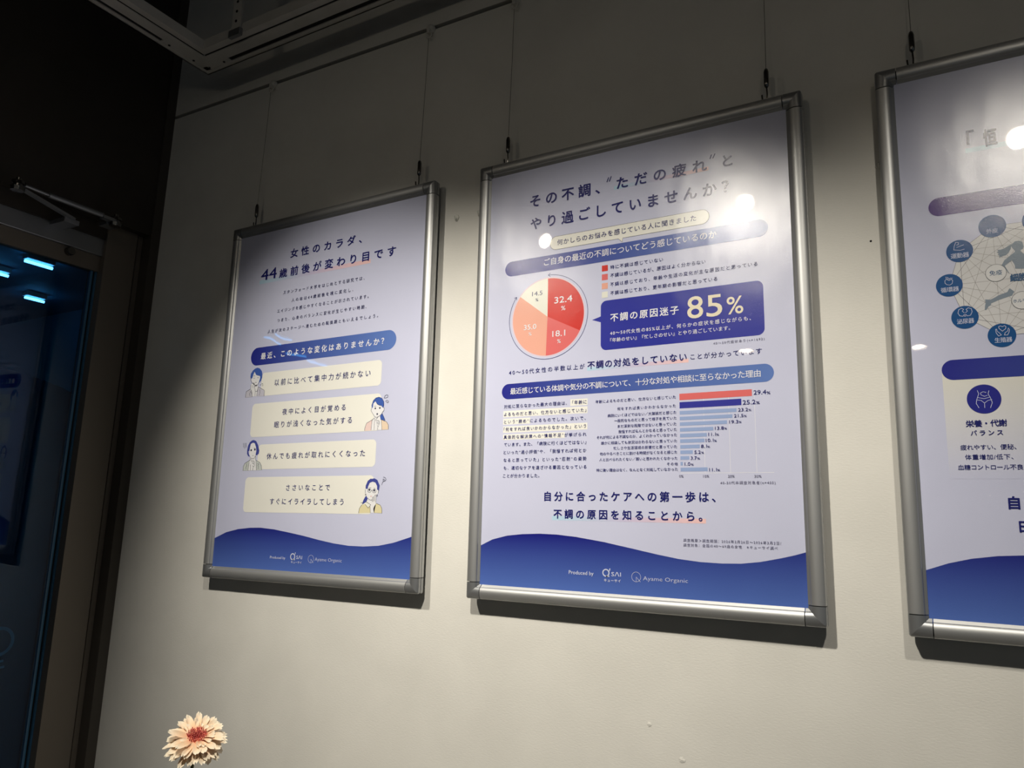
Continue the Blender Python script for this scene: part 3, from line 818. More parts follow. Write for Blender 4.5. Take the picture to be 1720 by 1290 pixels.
WOMEN = [
    [('p','face',[(104.2,-387.1),(108.6,-380.8),(112.2,-372.4),(117.9,-380.8),(125.5,-382.8),(132.2,-384.6),(132.9,-390.6),(129.3,-399.6),(126.2,-404.7),(121.0,-407.6),(115.2,-405.2),(106.9,-397.9),(103.9,-392.4)]),
     ('p','face',[(115.2,-405.2),(126.2,-404.7),(129.2,-410.2),(128.0,-419.3),(125.8,-432.0),(110.9,-431.4),(104.0,-413.0),(103.8,-403.0),(108.9,-399.1),(115.8,-402.6)]),
     ('p','suit',[(103.5,-413.0),(89.7,-418.7),(88.7,-433.2),(111.0,-432.7),(109.9,-423.4)]),
     ('p','suit',[(128.3,-410.1),(138.4,-414.1),(149.0,-418.8),(151.1,-421.5),(150.6,-433.3),(126.7,-432.0),(127.6,-416.6)]),
     ('p','hair',[(121.4,-363.4),(129.1,-365.8),(136.3,-372.3),(139.6,-380.6),(139.6,-388.5),(136.3,-396.2),(129.5,-400.6),(132.9,-390.6),(132.8,-385.3),(129.3,-383.4),(123.6,-382.3),(118.3,-380.2),(114.4,-374.5),(111.7,-372.0),(109.2,-378.1),(106.5,-387.3),(102.9,-388.3),(99.9,-382.7),(100.5,-376.1),(106.3,-369.2),(113.2,-365.1)]),
     ('s','ink',[(103.6,-413.3),(89.7,-418.7),(88.7,-433.2)]),
     ('s','ink',[(128.2,-409.4),(138.4,-414.1),(149.0,-418.8),(151.1,-421.5),(150.6,-433.3)]),
     ('s','ink',[(100.4,-382.8),(102.5,-392.3),(105.4,-397.2),(108.1,-400.0)]),
     ('s','ink',[(115.4,-406.5),(121.5,-407.6),(127.1,-404.4),(129.3,-399.6)]),
     ('s','ink',[(115.9,-407.2),(120.7,-420.1),(126.3,-420.5),(128.9,-411.5)]),
     ('s','ink',[(106.6,-415.2),(109.9,-423.4),(111.0,-432.7)]),
     ('s','ink',[(120.7,-420.8),(120.6,-431.3)]),
     ('s','ink',[(127.6,-416.6),(126.6,-431.7)]),
     ('s','ink',[(102.7,-417.6),(104.1,-421.7),(101.7,-424.8),(104.2,-430.3)]),
     ('s','ink',[(135.0,-416.5),(136.6,-422.5),(134.8,-430.3)]),
     ('s','ink',[(110.7,-387.3),(113.6,-388.1),(116.4,-387.7)]),
     ('s','ink',[(123.3,-387.2),(126.1,-388.0),(128.9,-387.7)]),
     ('s','ink',[(109.7,-382.3),(115.3,-382.5)]),
     ('s','ink',[(117.6,-398.4),(121.9,-398.7)]),
     ('s','ink',[(133.7,-405.5),(139.3,-405.9)]),
     ('s','ink',[(139.4,-402.7),(143.6,-404.0),(144.5,-407.3),(141.5,-409.1)]),
     ('s','ink',[(108.0,-399.4),(113.6,-399.8),(115.9,-403.3)]),
     ('s','ink',[(109.6,-404.8),(112.2,-411.6)]),
     ('s','ink',[(103.8,-403.0),(104.5,-413.1)])],
    [('p','face',[(475.8,-480.9),(479.2,-478.2),(479.5,-470.5),(484.6,-466.2),(487.5,-468.8),(490.4,-472.5),(501.3,-476.0),(503.4,-481.0),(509.5,-480.7),(509.0,-486.9),(505.7,-490.2),(499.2,-497.6),(503.4,-507.5),(506.0,-527.1),(477.3,-527.3),(478.5,-507.0),(483.4,-501.0),(481.3,-495.2),(474.8,-486.4)]),
     ('p','pink',[(481.8,-503.7),(464.4,-511.3),(460.6,-520.2),(459.7,-527.2),(477.3,-527.3),(478.5,-507.0)]),
     ('p','peach',[(503.3,-506.1),(517.6,-511.0),(522.4,-517.4),(523.0,-527.1),(506.0,-527.1)]),
     ('p','hair',[(493.8,-457.6),(502.0,-460.6),(507.3,-467.9),(507.9,-476.4),(506.0,-480.5),(503.2,-478.2),(501.3,-476.0),(495.9,-475.0),(490.4,-472.5),(487.5,-468.8),(484.6,-466.2),(479.5,-470.5),(478.7,-478.2),(475.8,-480.9),(475.2,-473.0),(479.1,-464.1),(485.9,-458.8)]),
     ('p','hair',[(504.2,-492.9),(510.0,-500.9),(513.1,-508.0),(501.4,-505.0),(499.3,-499.0)]),
     ('s','ink',[(475.3,-474.5),(479.1,-464.1),(485.9,-458.8),(493.8,-457.6),(502.0,-460.6),(507.3,-467.9),(507.9,-476.4),(506.0,-480.5)]),
     ('s','ink',[(474.9,-480.8),(474.3,-485.0),(478.2,-490.2),(484.1,-497.5),(488.7,-500.5),(495.7,-498.8),(502.5,-494.9),(505.7,-489.5),(509.0,-486.9),(509.1,-481.3),(505.9,-479.8)]),
     ('s','ink',[(481.8,-503.7),(464.4,-511.3),(460.6,-520.2),(459.7,-527.2)]),
     ('s','ink',[(501.4,-505.0),(517.6,-511.0),(522.4,-517.4),(523.0,-527.1)]),
     ('s','ink',[(504.1,-492.2),(510.0,-500.9),(513.5,-508.4)]),
     ('s','ink',[(483.4,-501.0),(478.5,-507.0),(477.2,-526.6)]),
     ('s','ink',[(485.2,-501.0),(485.2,-526.9)]),
     ('s','ink',[(503.3,-506.1),(506.0,-527.1)]),
     ('s','ink',[(489.3,-508.2),(488.2,-505.4),(494.0,-500.1)]),
     ('s','ink',[(490.1,-507.6),(496.3,-507.2),(499.2,-511.5),(495.5,-521.1),(493.4,-516.8)]),
     ('s','ink',[(494.6,-521.7),(494.5,-526.6)]),
     ('s','ink',[(490.4,-511.1),(497.4,-510.7)]),
     ('s','ink',[(491.4,-513.9),(497.7,-514.2)]),
     ('d','ink',[(485.6,-481.1),2.0]),
     ('d','ink',[(497.6,-481.0),2.0]),
     ('d','ink',[(491.6,-493.3),2.0]),
     ('s','ink',[(482.6,-476.3),(487.5,-476.6)]),
     ('s','ink',[(487.5,-468.8),(490.4,-472.5),(495.9,-475.0),(501.3,-476.0)]),
     ('s','ink',[(507.7,-460.6),(509.7,-456.1),(513.9,-454.0),(517.5,-455.3),(516.9,-459.4),(512.6,-460.5),(507.7,-460.6)]),
     ('s','ink',[(512.2,-467.5),(514.7,-465.6),(519.2,-467.3),(519.3,-470.1),(515.9,-470.6),(512.2,-467.5)])],
    [('p','face',[(127.1,-541.1),(133.2,-542.7),(138.2,-551.8),(140.4,-561.6),(139.0,-570.5),(140.8,-581.6),(145.5,-605.0),(118.0,-605.2),(119.6,-585.9),(123.0,-581.2),(122.1,-573.5),(118.4,-567.9),(117.4,-559.5),(118.4,-551.2),(120.5,-543.6)]),
     ('p','sage',[(122.0,-581.1),(106.0,-588.4),(101.8,-595.3),(101.5,-605.0),(118.0,-605.2),(119.6,-585.9)]),
     ('p','sage',[(140.8,-581.6),(155.1,-587.4),(160.8,-595.0),(162.9,-604.6),(145.5,-605.0)]),
     ('p','hair2',[(129.3,-534.9),(137.6,-537.9),(144.6,-547.2),(150.0,-559.8),(148.9,-567.3),(142.4,-570.6),(138.9,-569.8),(140.4,-561.6),(138.2,-551.8),(133.2,-542.7),(127.1,-541.1),(120.5,-543.6),(118.4,-551.2),(117.4,-559.5),(114.1,-560.8),(116.3,-567.2),(121.1,-573.5),(114.9,-572.0),(110.3,-566.3),(109.7,-557.9),(111.9,-546.8),(117.0,-539.3),(123.5,-535.7)]),
     ('s','ink',[(122.0,-581.1),(106.0,-588.4),(101.8,-595.3),(101.5,-605.0)]),
     ('s','ink',[(140.8,-581.6),(155.1,-587.4),(160.8,-595.0),(162.9,-604.6)]),
     ('s','ink',[(125.4,-576.4),(130.6,-578.6),(135.4,-577.3),(139.1,-571.2)]),
     ('s','ink',[(122.1,-573.5),(122.6,-581.9)]),
     ('s','ink',[(139.1,-571.2),(140.8,-582.3)]),
     ('s','ink',[(119.7,-586.6),(118.0,-605.2)]),
     ('s','ink',[(124.2,-591.5),(125.8,-604.7)]),
     ('s','ink',[(142.0,-583.7),(145.5,-605.0)]),
     ('s','ink',[(113.0,-588.6),(111.4,-592.0),(113.6,-594.1),(110.5,-596.8),(111.7,-603.1)]),
     ('s','ink',[(147.5,-588.6),(151.7,-591.4),(149.0,-593.4),(151.3,-596.9),(151.0,-602.3)]),
     ('s','ink',[(127.4,-584.7),(133.1,-582.8),(137.4,-586.3),(137.0,-591.1),(130.7,-588.2),(134.5,-586.9)]),
     ('s','ink',[(139.0,-591.8),(135.8,-597.3),(132.5,-594.5)]),
     ('s','ink',[(134.4,-598.6),(133.7,-604.8)]),
     ('d','ink',[(123.2,-558.3),2.4]),
     ('d','ink',[(135.4,-557.3),2.4]),
     ('s','ink',[(131.6,-553.7),(136.6,-554.2)]),
     ('s','ink',[(128.7,-570.9),(132.1,-570.7)]),
     ('s','ink',[(95.3,-540.7),(97.1,-551.3)]),
     ('s','ink',[(100.1,-540.8),(101.3,-554.2)]),
     ('s','ink',[(104.4,-541.0),(105.5,-551.5)]),
     ('s','ink',[(125.4,-576.4),(126.8,-584.0)])],
    [('p','face',[(471.0,-649.7),(477.6,-643.6),(481.5,-636.1),(489.2,-633.5),(496.4,-635.5),(501.2,-642.3),(501.7,-649.7),(505.7,-651.1),(505.2,-657.1),(500.7,-661.2),(501.0,-677.3),(497.1,-696.7),(487.6,-696.8),(485.5,-680.7),(479.0,-674.7),(478.5,-667.9),(474.4,-660.5),(470.6,-657.1)]),
     ('p','yellow',[(472.2,-678.8),(463.5,-680.9),(457.8,-688.3),(456.3,-697.8),(487.6,-696.8),(485.7,-683.4),(481.2,-686.8)]),
     ('p','yellow',[(501.0,-677.3),(512.5,-681.2),(516.4,-687.8),(517.4,-697.1),(497.1,-696.7),(495.2,-688.0),(498.7,-681.3)]),
     ('p','hair2',[(493.1,-626.7),(501.2,-630.2),(508.1,-641.7),(506.6,-651.8),(501.7,-649.7),(501.2,-642.3),(496.4,-635.5),(489.2,-633.5),(481.5,-636.1),(477.6,-643.6),(477.1,-648.3),(471.3,-648.0),(471.3,-641.5),(475.9,-632.0),(482.7,-627.6),(487.9,-627.7)]),
     ('p','hair2',[(474.1,-661.9),(478.5,-667.9),(475.4,-674.7),(464.4,-680.2),(466.5,-672.7),(470.4,-665.9)]),
     ('s','ink',[(463.5,-680.9),(457.8,-688.3),(456.3,-697.8)]),
     ('s','ink',[(501.0,-677.3),(512.5,-681.2),(516.4,-687.8),(517.4,-697.1)]),
     ('s','ink',[(478.4,-666.6),(482.1,-670.0),(487.5,-671.6),(490.5,-669.9)]),
     ('s','ink',[(475.4,-674.7),(487.3,-680.4),(481.2,-687.1),(472.3,-679.5)]),
     ('s','ink',[(485.7,-683.4),(487.6,-696.8)]),
     ('s','ink',[(498.7,-681.3),(495.2,-688.0),(497.1,-696.7)]),
     ('s','ink',[(491.2,-674.6),(490.7,-666.6),(493.1,-663.9),(494.3,-669.2),(493.8,-674.0)]),
     ('s','ink',[(496.4,-673.3),(496.5,-662.5),(498.1,-660.5),(500.5,-663.9),(500.0,-675.9)]),
     ('s','ink',[(486.6,-651.7),(489.6,-651.7)]),
     ('d','ink',[(481.6,-650.4),2.1]),
     ('d','ink',[(494.4,-651.7),2.1]),
     ('s','ink',[(480.5,-646.3),(486.2,-646.0)]),
     ('s','ink',[(492.8,-646.7),(497.2,-647.7)]),
     ('s','red',[(485.2,-663.2),(488.7,-663.2)]),
     ('s','ink',[(470.5,-649.6),(471.1,-657.1)]),
     ('s','ink',[(505.7,-651.1),(505.2,-657.1)]),
     ('s','ink',[(460.5,-676.5),(467.6,-676.1)]),
     ('s','ink',[(516.5,-624.6),(521.7,-625.7),(524.1,-629.7),(520.5,-633.0),(516.1,-631.7),(515.9,-629.0),(519.3,-629.0),(521.2,-631.7),(515.4,-634.3),(513.2,-640.4)]),
     ('s','ink',[(472.1,-658.5),(470.9,-660.2),(472.3,-661.2),(473.9,-659.8),(472.1,-658.5)]),
     ('s','ink',[(502.4,-659.8),(500.8,-661.5),(502.6,-663.5),(504.3,-661.8),(502.4,-659.8)]),
     ('s','ink',[(486.6,-651.7),(486.0,-653.5),(484.4,-654.8),(482.0,-655.2),(479.5,-654.8),(477.7,-653.5),(476.9,-651.7),(477.4,-649.9),(479.1,-648.7),(481.5,-648.2),(483.9,-648.7),(485.8,-650.0),(486.6,-651.7)]),
     ('s','ink',[(499.3,-652.8),(498.8,-654.5),(497.1,-655.8),(494.7,-656.3),(492.3,-655.8),(490.5,-654.5),(489.7,-652.7),(490.2,-651.0),(491.9,-649.7),(494.3,-649.3),(496.7,-649.7),(498.5,-651.0),(499.3,-652.8)])],
]
RUNNER = [(159.0,-307.0),(162.3,-303.8),(167.0,-303.7),(170.7,-305.7),(171.4,-310.1),(171.9,-312.9),(170.8,-316.5),(168.1,-317.2),(167.6,-319.2),(171.5,-324.2),(171.1,-345.0),(159.7,-343.4),(159.7,-338.5),(156.8,-330.5),(152.2,-334.2),(148.1,-337.4),(149.9,-342.5),(152.8,-349.4),(152.0,-349.2),(148.9,-343.4),(144.2,-336.3),(148.2,-329.3),(157.4,-322.0),(161.1,-319.3),(161.3,-317.2),(158.6,-312.9),(157.5,-310.1),(156.7,-314.3),(153.3,-319.7),(150.0,-322.5),(146.1,-323.0),(145.9,-325.6),(144.7,-323.3),(142.6,-325.7),(142.7,-321.9),(141.0,-320.5),(142.0,-318.5),(140.0,-316.0),(142.3,-315.3),(140.7,-313.0),(145.0,-313.3),(149.5,-312.0),(155.0,-308.6)]
LEG = [(151.3,-370.6),(156.4,-376.1),(153.0,-381.5),(146.0,-383.3),(137.2,-385.9),(128.2,-389.7),(127.5,-392.3),(124.8,-393.6),(121.8,-398.6),(119.9,-398.3),(120.7,-392.5),(121.7,-388.3),(121.4,-383.1),(127.7,-384.2),(133.1,-381.7),(138.6,-378.6),(143.9,-377.1),(148.3,-375.6),(149.8,-372.5)]
ICONS = [
    ('arm_icon', [[(101.7,-305.7),(96.6,-306.7),(88.4,-305.0),(89.2,-299.7),(91.4,-293.9),(94.6,-294.4),(94.6,-297.8),(92.1,-298.2)],[(91.9,-301.9),(97.0,-300.4),(101.2,-298.9)]]),
    ('heart_icon', [[(76.3,-347.4),(74.3,-349.7),(74.4,-353.4),(76.7,-355.7),(80.1,-356.7),(83.2,-354.8),(84.1,-350.5),(82.8,-348.2),(79.6,-349.9),(76.3,-347.4),(76.1,-343.7)],[(78.4,-348.7),(77.8,-344.4),(80.2,-347.9),(81.2,-346.5),(84.2,-346.9)]]),
    ('kidney_icon', [[(95.2,-399.7),(92.8,-396.9),(94.7,-394.5),(92.3,-392.7),(88.8,-394.3),(87.4,-399.3),(89.4,-403.6),(93.2,-404.5),(95.1,-401.7),(94.8,-405.2)]]),
    ('kidney_icon', [[(96.5,-399.8),(99.1,-397.6),(97.6,-394.9),(100.3,-392.9),(104.0,-394.6),(104.7,-399.2),(102.5,-404.0),(98.7,-404.6),(96.6,-401.9),(96.3,-405.4)]]),
    ('hands_icon', [[(138.4,-430.8),(134.7,-426.5),(134.5,-424.0),(136.6,-423.2),(138.9,-424.5),(141.4,-423.2),(143.0,-424.9),(142.3,-427.8),(138.4,-430.8)],[(133.5,-437.3),(131.0,-432.6),(130.6,-427.6),(131.8,-427.2),(132.4,-430.7),(134.3,-432.4),(136.8,-436.1),(133.5,-437.3)],[(140.4,-436.5),(141.5,-433.1),(144.4,-431.4),(145.5,-427.1),(146.7,-429.2),(145.9,-433.1),(144.0,-436.8),(140.4,-436.5)]]),
    ('belly_icon', [[(103.1,-512.0),(104.5,-516.9),(101.6,-524.9),(100.7,-530.3),(103.5,-536.6)],[(116.7,-512.9),(115.5,-517.5),(118.2,-524.5),(119.5,-529.9),(116.9,-537.2)],[(103.0,-522.0),(110.3,-524.0),(118.1,-522.0)],[(101.8,-525.3),(106.7,-526.3),(110.4,-530.1),(114.6,-526.7),(119.5,-525.5)],[(110.4,-530.1),(110.2,-536.9)],[(106.8,-515.7),(109.8,-514.2),(113.4,-515.4)],[(114.6,-519.5),(111.1,-520.7),(107.2,-518.7),(106.6,-515.7)]])]

# ------------------------------------------------------------------ poster frames
# moulding cross-section: s = inward from the outer edge, d = towards the viewer (mm)
PROF = [(1.0, -17), (0.0, -16), (0.0, -9.4), (1.3, -9.0), (1.3, -7.4), (0.0, -7.0), (0.0, -2.6), (0.5, -1.2), (1.6, 0.0), (4, 1.5), (7.5, 2.7), (11.5, 3.2),
        (15, 2.8), (18, 1.7), (20.2, 0.3), (21.0, -0.6), (21.4, -2.2), (25.6, -5.3), (26.0, -7.5)]
CAPL = 29.3


def F(u, v, d):
    return ((u - FW_MM / 2) / 1000, -d / 1000, (v + FH_MM) / 1000)


def sweep(mb, rows):
    n = len(PROF)
    vs = [q for r in rows for q in r]
    fs = []
    for i in range(len(rows) - 1):
        for k in range(n - 1):
            fs.append((i * n + k, (i + 1) * n + k, (i + 1) * n + k + 1, i * n + k + 1))
    fs.append(tuple(range(n)))
    fs.append(tuple(range((len(rows) - 1) * n, len(rows) * n))[::-1])
    mb.add(vs, fs)


def corner_path(s, rc=4.0, n=5):
    """points of one profile offset round the top-left corner, from the left rail to the top rail"""
    o = [(s, -CAPL)]
    for k in range(n + 1):
        a = math.pi / 2 * k / n
        if s < rc:
            o.append((rc - (rc - s) * math.cos(a), -(rc - (rc - s) * math.sin(a))))
        else:
            o.append((s, -s))
    o.append((CAPL, -s))
    return o


_rail, _cap = {}, {}


def frame(name, label, x, z, ang):
    """x, z: top-left corner of the frame on the wall, ang: hanging tilt"""
    bx = x + FW_MM / 2000 * math.cos(ang) + FH_MM / 1000 * math.sin(ang)
    bz = z + FW_MM / 2000 * math.sin(ang) - FH_MM / 1000 * math.cos(ang)
    r = empty(name, (bx, -0.030, bz), (0, -ang, 0))
    W, H = FW_MM, FH_MM
    if not _rail:
        for k in range(4):
            mb = MB()
            a = CAPL + 1.3
            if k == 0: rows = [[F(q, -s, d) for s, d in PROF] for q in (a, W - a)]
            if k == 1: rows = [[F(q, -H + s, d) for s, d in PROF] for q in (a, W - a)]
            if k == 2: rows = [[F(s, -q, d) for s, d in PROF] for q in (a, H - a)]
            if k == 3: rows = [[F(W - s, -q, d) for s, d in PROF] for q in (a, H - a)]
            sweep(mb, rows)
            o = mb.build('frame_rail', M_alu, r, smooth=32)
            _rail[k] = o.data
        for k in range(4):
            mb = MB()
            paths = [corner_path(s) for s, d in PROF]
            rows = []
            for i in range(len(paths[0])):
                row = []
                for (s, d), p_ in zip(PROF, paths):
                    u, v = p_[i]
                    if k in (1, 3): u = W - u
                    if k in (2, 3): v = -H - v
                    row.append(F(u, v, d + 0.25))
                rows.append(row)
            sweep(mb, rows)
            o = mb.build('corner_cap', M_cap, r, smooth=32)
            _cap[k] = o.data
    else:
        for nm, dct in (('frame_rail', _rail), ('corner_cap', _cap)):
            for k in range(4):
                o = bpy.data.objects.new(nm, dct[k])
                o.parent = r
                COL.objects.link(o)
    MB().box(F(5, -H + 5, -7.6), F(W - 5, -5, -16.5)).build('back_board', M_back, r)
    MB().box(F(2, -H + 2, -8.0), F(W - 2, -2, -15.5)).build('frame_lining', M_groove, r)
    pr = Print(0)
    pr.poly([(18, -FH_MM + 18), (W - 18, -FH_MM + 18), (W - 18, -18), (18, -18)], INK['paper'])
    sheet = pr.out('printed_sheet', r)
    tag(r, label, 'poster')
    return r, sheet


def set_text(sheet, which):
    for (n, s, u0, u1, v, h, col, w, grp, latin) in TEXTS:
        if n == which:
            pr = Print(6)
            lettering(pr, s, u0, u1, v, h, INK[col], w, latin)
            pr.out(grp, sheet)


def band(sheet, name, u0, v0, u1, v1, c0, c1, layer=2, label=None):
    Print(layer).poly(rrect(u0, v0, u1, v1, (v1 - v0) / 2 - 0.01), lambda u, v: mix(c0, c1, (u - u0) / (u1 - u0))).out(name, sheet, label)


def underline(sheet, u0, u1, v, h=7.0):
    pr = Print(1)
    um = (u0 + u1) / 2
    for a, b, ca, cb in ((u0, um, 'sky', 'lilac'), (um, u1, 'lilac', 'blush')):
        pr.poly([(a, v), (b, v), (b, v + h), (a, v + h)], lambda u, vv, a=a, b=b, ca=ca, cb=cb: mix(INK[ca], INK[cb], (u - a) / (b - a)))
    pr.out('underline', sheet)


def wave_band(sheet, pts):
    pts = [(18, pts[0][1] - 4)] + pts + [(602, pts[-1][1] + 4)]
    Print(1).poly(pts + [(602, -831), (18, -831)], lambda u, v: mix(INK['wave0'], INK['wave1'], (-730 - v) / 100.0)).out('wave_band', sheet)


def logo(sheet, qc, rq, c, rr, ap):
    pr = Print(6)
    k = INK['pale']
    pr.stroke([(qc[0] + rq * math.cos(a * math.pi / 14), qc[1] + rq * math.sin(a * math.pi / 14)) for a in range(29)], rq * 0.36, k)
    pr.stroke([(qc[0], qc[1] - rq), (qc[0] + rq * 1.15, qc[1] - rq)], rq * 0.30, k)
    pr.poly([(ap[0] - 0.8, ap[1] + 2.2), (ap[0] + 1.0, ap[1] + 2.2), (ap[0] + 0.2, ap[1] - 2.0), (ap[0] - 0.9, ap[1] - 2.0)], k)
    pr.out('logo', sheet)
    pr = Print(6)
    pr.stroke([(c[0] + rr * math.cos(a * math.pi / 16), c[1] + rr * math.sin(a * math.pi / 16)) for a in range(33)], 0.55, k)
    pr.stroke([(c[0], c[1]), (c[0], c[1] - rr)], 0.55, k)
    pr.stroke([(c[0], c[1]), (c[0] + rr * 0.95, c[1] - rr * 1.0)], 0.55, k)
    pr.out('logo', sheet)


def drawing(sheet, items, name='woman_drawing', label=None):
    pr = Print(3)
    pr2 = Print(5)
    hair = Print(4)
    for kind, col, l in items:
        if kind == 'p': (hair if col.startswith('hair') else pr).poly(list(l), INK[col])
        elif kind == 's': pr2.stroke(list(l), 0.75, INK[col])
        else: pr2.dot(l[0], l[1], INK[col])
    big = Print(3)
    big.v, big.f, big.c = pr.v, pr.f, pr.c
    for q in (hair, pr2):
        n = len(big.v)
        big.v += q.v
        big.c += q.c
        big.f += [tuple(i + n for i in f) for f in q.f]
    big.out(name, sheet, label)


# --- left poster: four drawn women beside cream speech boxes
f1, s1 = frame('poster_frame', 'silver framed poster with four drawn women beside cream boxes, leftmost on the wall', -0.7318, 2.14683, 0.00396)
wave_band(s1, [(29.3, -758.6), (63.1, -745.8), (101.9, -737.9), (140.4, -734.1), (173.7, -733.3), (216.0, -736.0), (262.1, -741.7), (306.9, -747.8), (350.6, -755.0), (393.0, -760.8), (434.1, -764.3), (473.9, -764.5), (512.5, -761.8), (549.9, -754.8), (589.8, -743.2)])
underline(s1, 103, 449, -156.0, 9.5)
band(s1, 'heading_band', 95.8, -357.8, 531.7, -314.6, INK['band0'], INK['band1'])
for u0, v0, u1, v1 in ((138, -432.7, 497, -377.6), (115, -528.2, 500, -449.8), (146, -603, 493, -546.2), (112.5, -699.6, 492, -620.5)):
    Print(2).poly(rrect(u0, v0, u1, v1, 10), INK['box']).out('speech_box', s1)
for it, lb in zip(WOMEN, ('drawn woman sighing with closed eyes', 'drawn woman with a ponytail and sweat drops', 'drawn woman with a dark bob', 'drawn woman with glasses and a yellow blouse')):
    drawing(s1, it, label=lb)
logo(s1, (279.1, -792.3), 6.2, (332.5, -795.0), 7.9, (286.3, -785.3))
set_text(s1, 0)

# --- middle poster: pie chart, callout and bar chart
f2, s2 = frame('poster_frame', 'silver framed poster with red pie chart and bar chart, middle of the wall', 0.0, 2.15, 0.00089)
wave_band(s2, [(24.5, -753.6), (49.7, -741.8), (81.4, -733.9), (112.6, -730.4), (147.5, -728.6), (181.5, -729.2), (218.9, -732.1), (271.0, -739.1), (320.9, -747.9), (365.3, -755.9), (401.1, -761.5), (435.8, -764.6), (469.6, -765.3), (499.3, -764.2), (528.3, -760.3), (560.0, -753.2), (578.6, -748.3), (594.6, -743.3)])
underline(s2, 290, 464, -105.0, 7.0)
underline(s2, 238.2, 422.8, -440.0, 6.4)
underline(s2, 172.2, 446, -704.4, 7.4)
pr = Print(6)
for a, b in (((275.9, -87), (279.6, -78)), ((280.7, -86.8), (284.7, -77.1)), ((467, -85.2), (470, -77.4)), ((472, -85.0), (476, -77.1))):
    pr.stroke([a, b], 1.7, INK['navy'])
pr.out('quote_marks', s2)
bub = rrect(160.1, -201.0, 463.3, -174.8, 13.0)
k = [i for i, q in enumerate(bub) if q[1] < -200.9]
bub = bub[:27] + [(298.3, -201.0), (305.4, -208.3), (306.9, -201.0)] + bub[27:]
Print(2).poly(bub, INK['hilite']).stroke(bub + bub[:1], 0.6, INK['ink']).out('speech_bubble', s2)
band(s2, 'heading_band', 62.5, -240.0, 558.5, -210.0, INK['band0'], mix(INK['band0'], INK['band1'], 0.85), 3)
band(s2, 'heading_band', 62.0, -481.9, 559.0, -452.6, INK['band0'], INK['band1'])
for v, c in ((-247.2, 'red'), (-264.0, 'coral'), (-280.8, 'salmon'), (-297.1, 'offwhite')):
    Print(2).poly([(266.2, v - 11.2), (277.8, v - 11.2), (277.8, v), (266.2, v)], INK[c]).out('legend_square', s2)
# pie
pc, prr = (156.8, -330.2), 74.4
acc = 0.0
Print(1).dot(pc, prr + 2.6, mix(INK['blush'], INK['paper'], 0.6), 64).out('pie_rim', s2)
for frac, c in ((32.4, 'red'), (18.1, 'coral'), (35.0, 'salmon'), (14.5, 'offwhite')):
    a0, a1 = math.pi / 2 - 2 * math.pi * acc / 100, math.pi / 2 - 2 * math.pi * (acc + frac) / 100
    acc += frac
    n = 24
    Print(2).poly([pc] + [(pc[0] + prr * math.cos(a0 + (a1 - a0) * i / n), pc[1] + prr * math.sin(a0 + (a1 - a0) * i / n)) for i in range(n + 1)], INK[c]).out('pie_slice', s2)
pr = Print(3)
arc = []
for i in range(61):
    a = math.radians(89 - (89 + 214) * i / 60)
    arc.append((pc[0] + 82.0 * math.cos(a), pc[1] + 81.0 * math.sin(a)))
pr.stroke(arc, 0.9, INK['navy'])
e = arc[0]
pr.stroke([(e[0] + 3.4, e[1] + 3.6), (e[0] - 1, e[1]), (e[0] + 3.4, e[1] - 3.6)], 0.9, INK['navy'])
e = arc[-1]
pr.stroke([(e[0] - 4.5, e[1] - 0.4), (e[0] + 0.6, e[1] + 1), (e[0] + 0.8, e[1] - 4.6)], 0.9, INK['navy'])
pr.out('pie_arrow', s2)
co = rrect(264.3, -405.2, 547.5, -314.0, 11.0)
co = co[:18] + [(264.3, -342.3), (247.4, -347.0), (264.3, -353.0)] + co[18:]
Print(2).poly(co, INK['callout']).out('callout_box', s2)
for u0, v0, u1, v1 in ((205.6, -501.8, 239.4, -489.9), (66.5, -516.2, 239.2, -504.0), (66.4, -530.0, 124.4, -518.8), (66.8, -545.3, 239.2, -533.3), (67.2, -558.8, 195.4, -548.5)):
    Print(1).poly([(u0, v0), (u1, v0), (u1, v1), (u0, v1)], INK['hilite']).out('highlight', s2)
pr = Print(1)
for u in (446.4, 487.0, 527.6):
    pr.stroke([(u, -492), (u, -623.8)], 0.5, INK['grid'])
pr.stroke([(405.9, -623.9), (553.5, -624.6)], 0.6, INK['grid'])
pr.out('chart_grid', s2)
bars = [(29.4, -492.3, -503.1, 'coral'), (25.2, -506.5, -517, 'barblue')] + [(v, a, b, 'bar') for v, a, b in (
    (23.2, -521.4, -527.4), (21.5, -531.0, -536.8), (19.3, -540.3, -546.2), (13.8, -549.9, -555.8), (11.1, -559.5, -565.4), (10.1, -568.6, -574.5),
    (8.1, -578.0, -583.9), (5.2, -587.0, -592.9), (3.7, -596.5, -602.3), (1.0, -605.9, -611.7), (11.1, -615.2, -621.3))]
for val, a, b, c in bars:
    Print(2).poly([(406.2, b), (406.2 + val * 4.01, b), (406.2 + val * 4.01, a), (406.2, a)], INK[c]).out('chart_bar', s2)
logo(s2, (275.0, -789.6), 5.5, (328.6, -793.4), 7.8, (282.0, -784.4))
set_text(s2, 1)

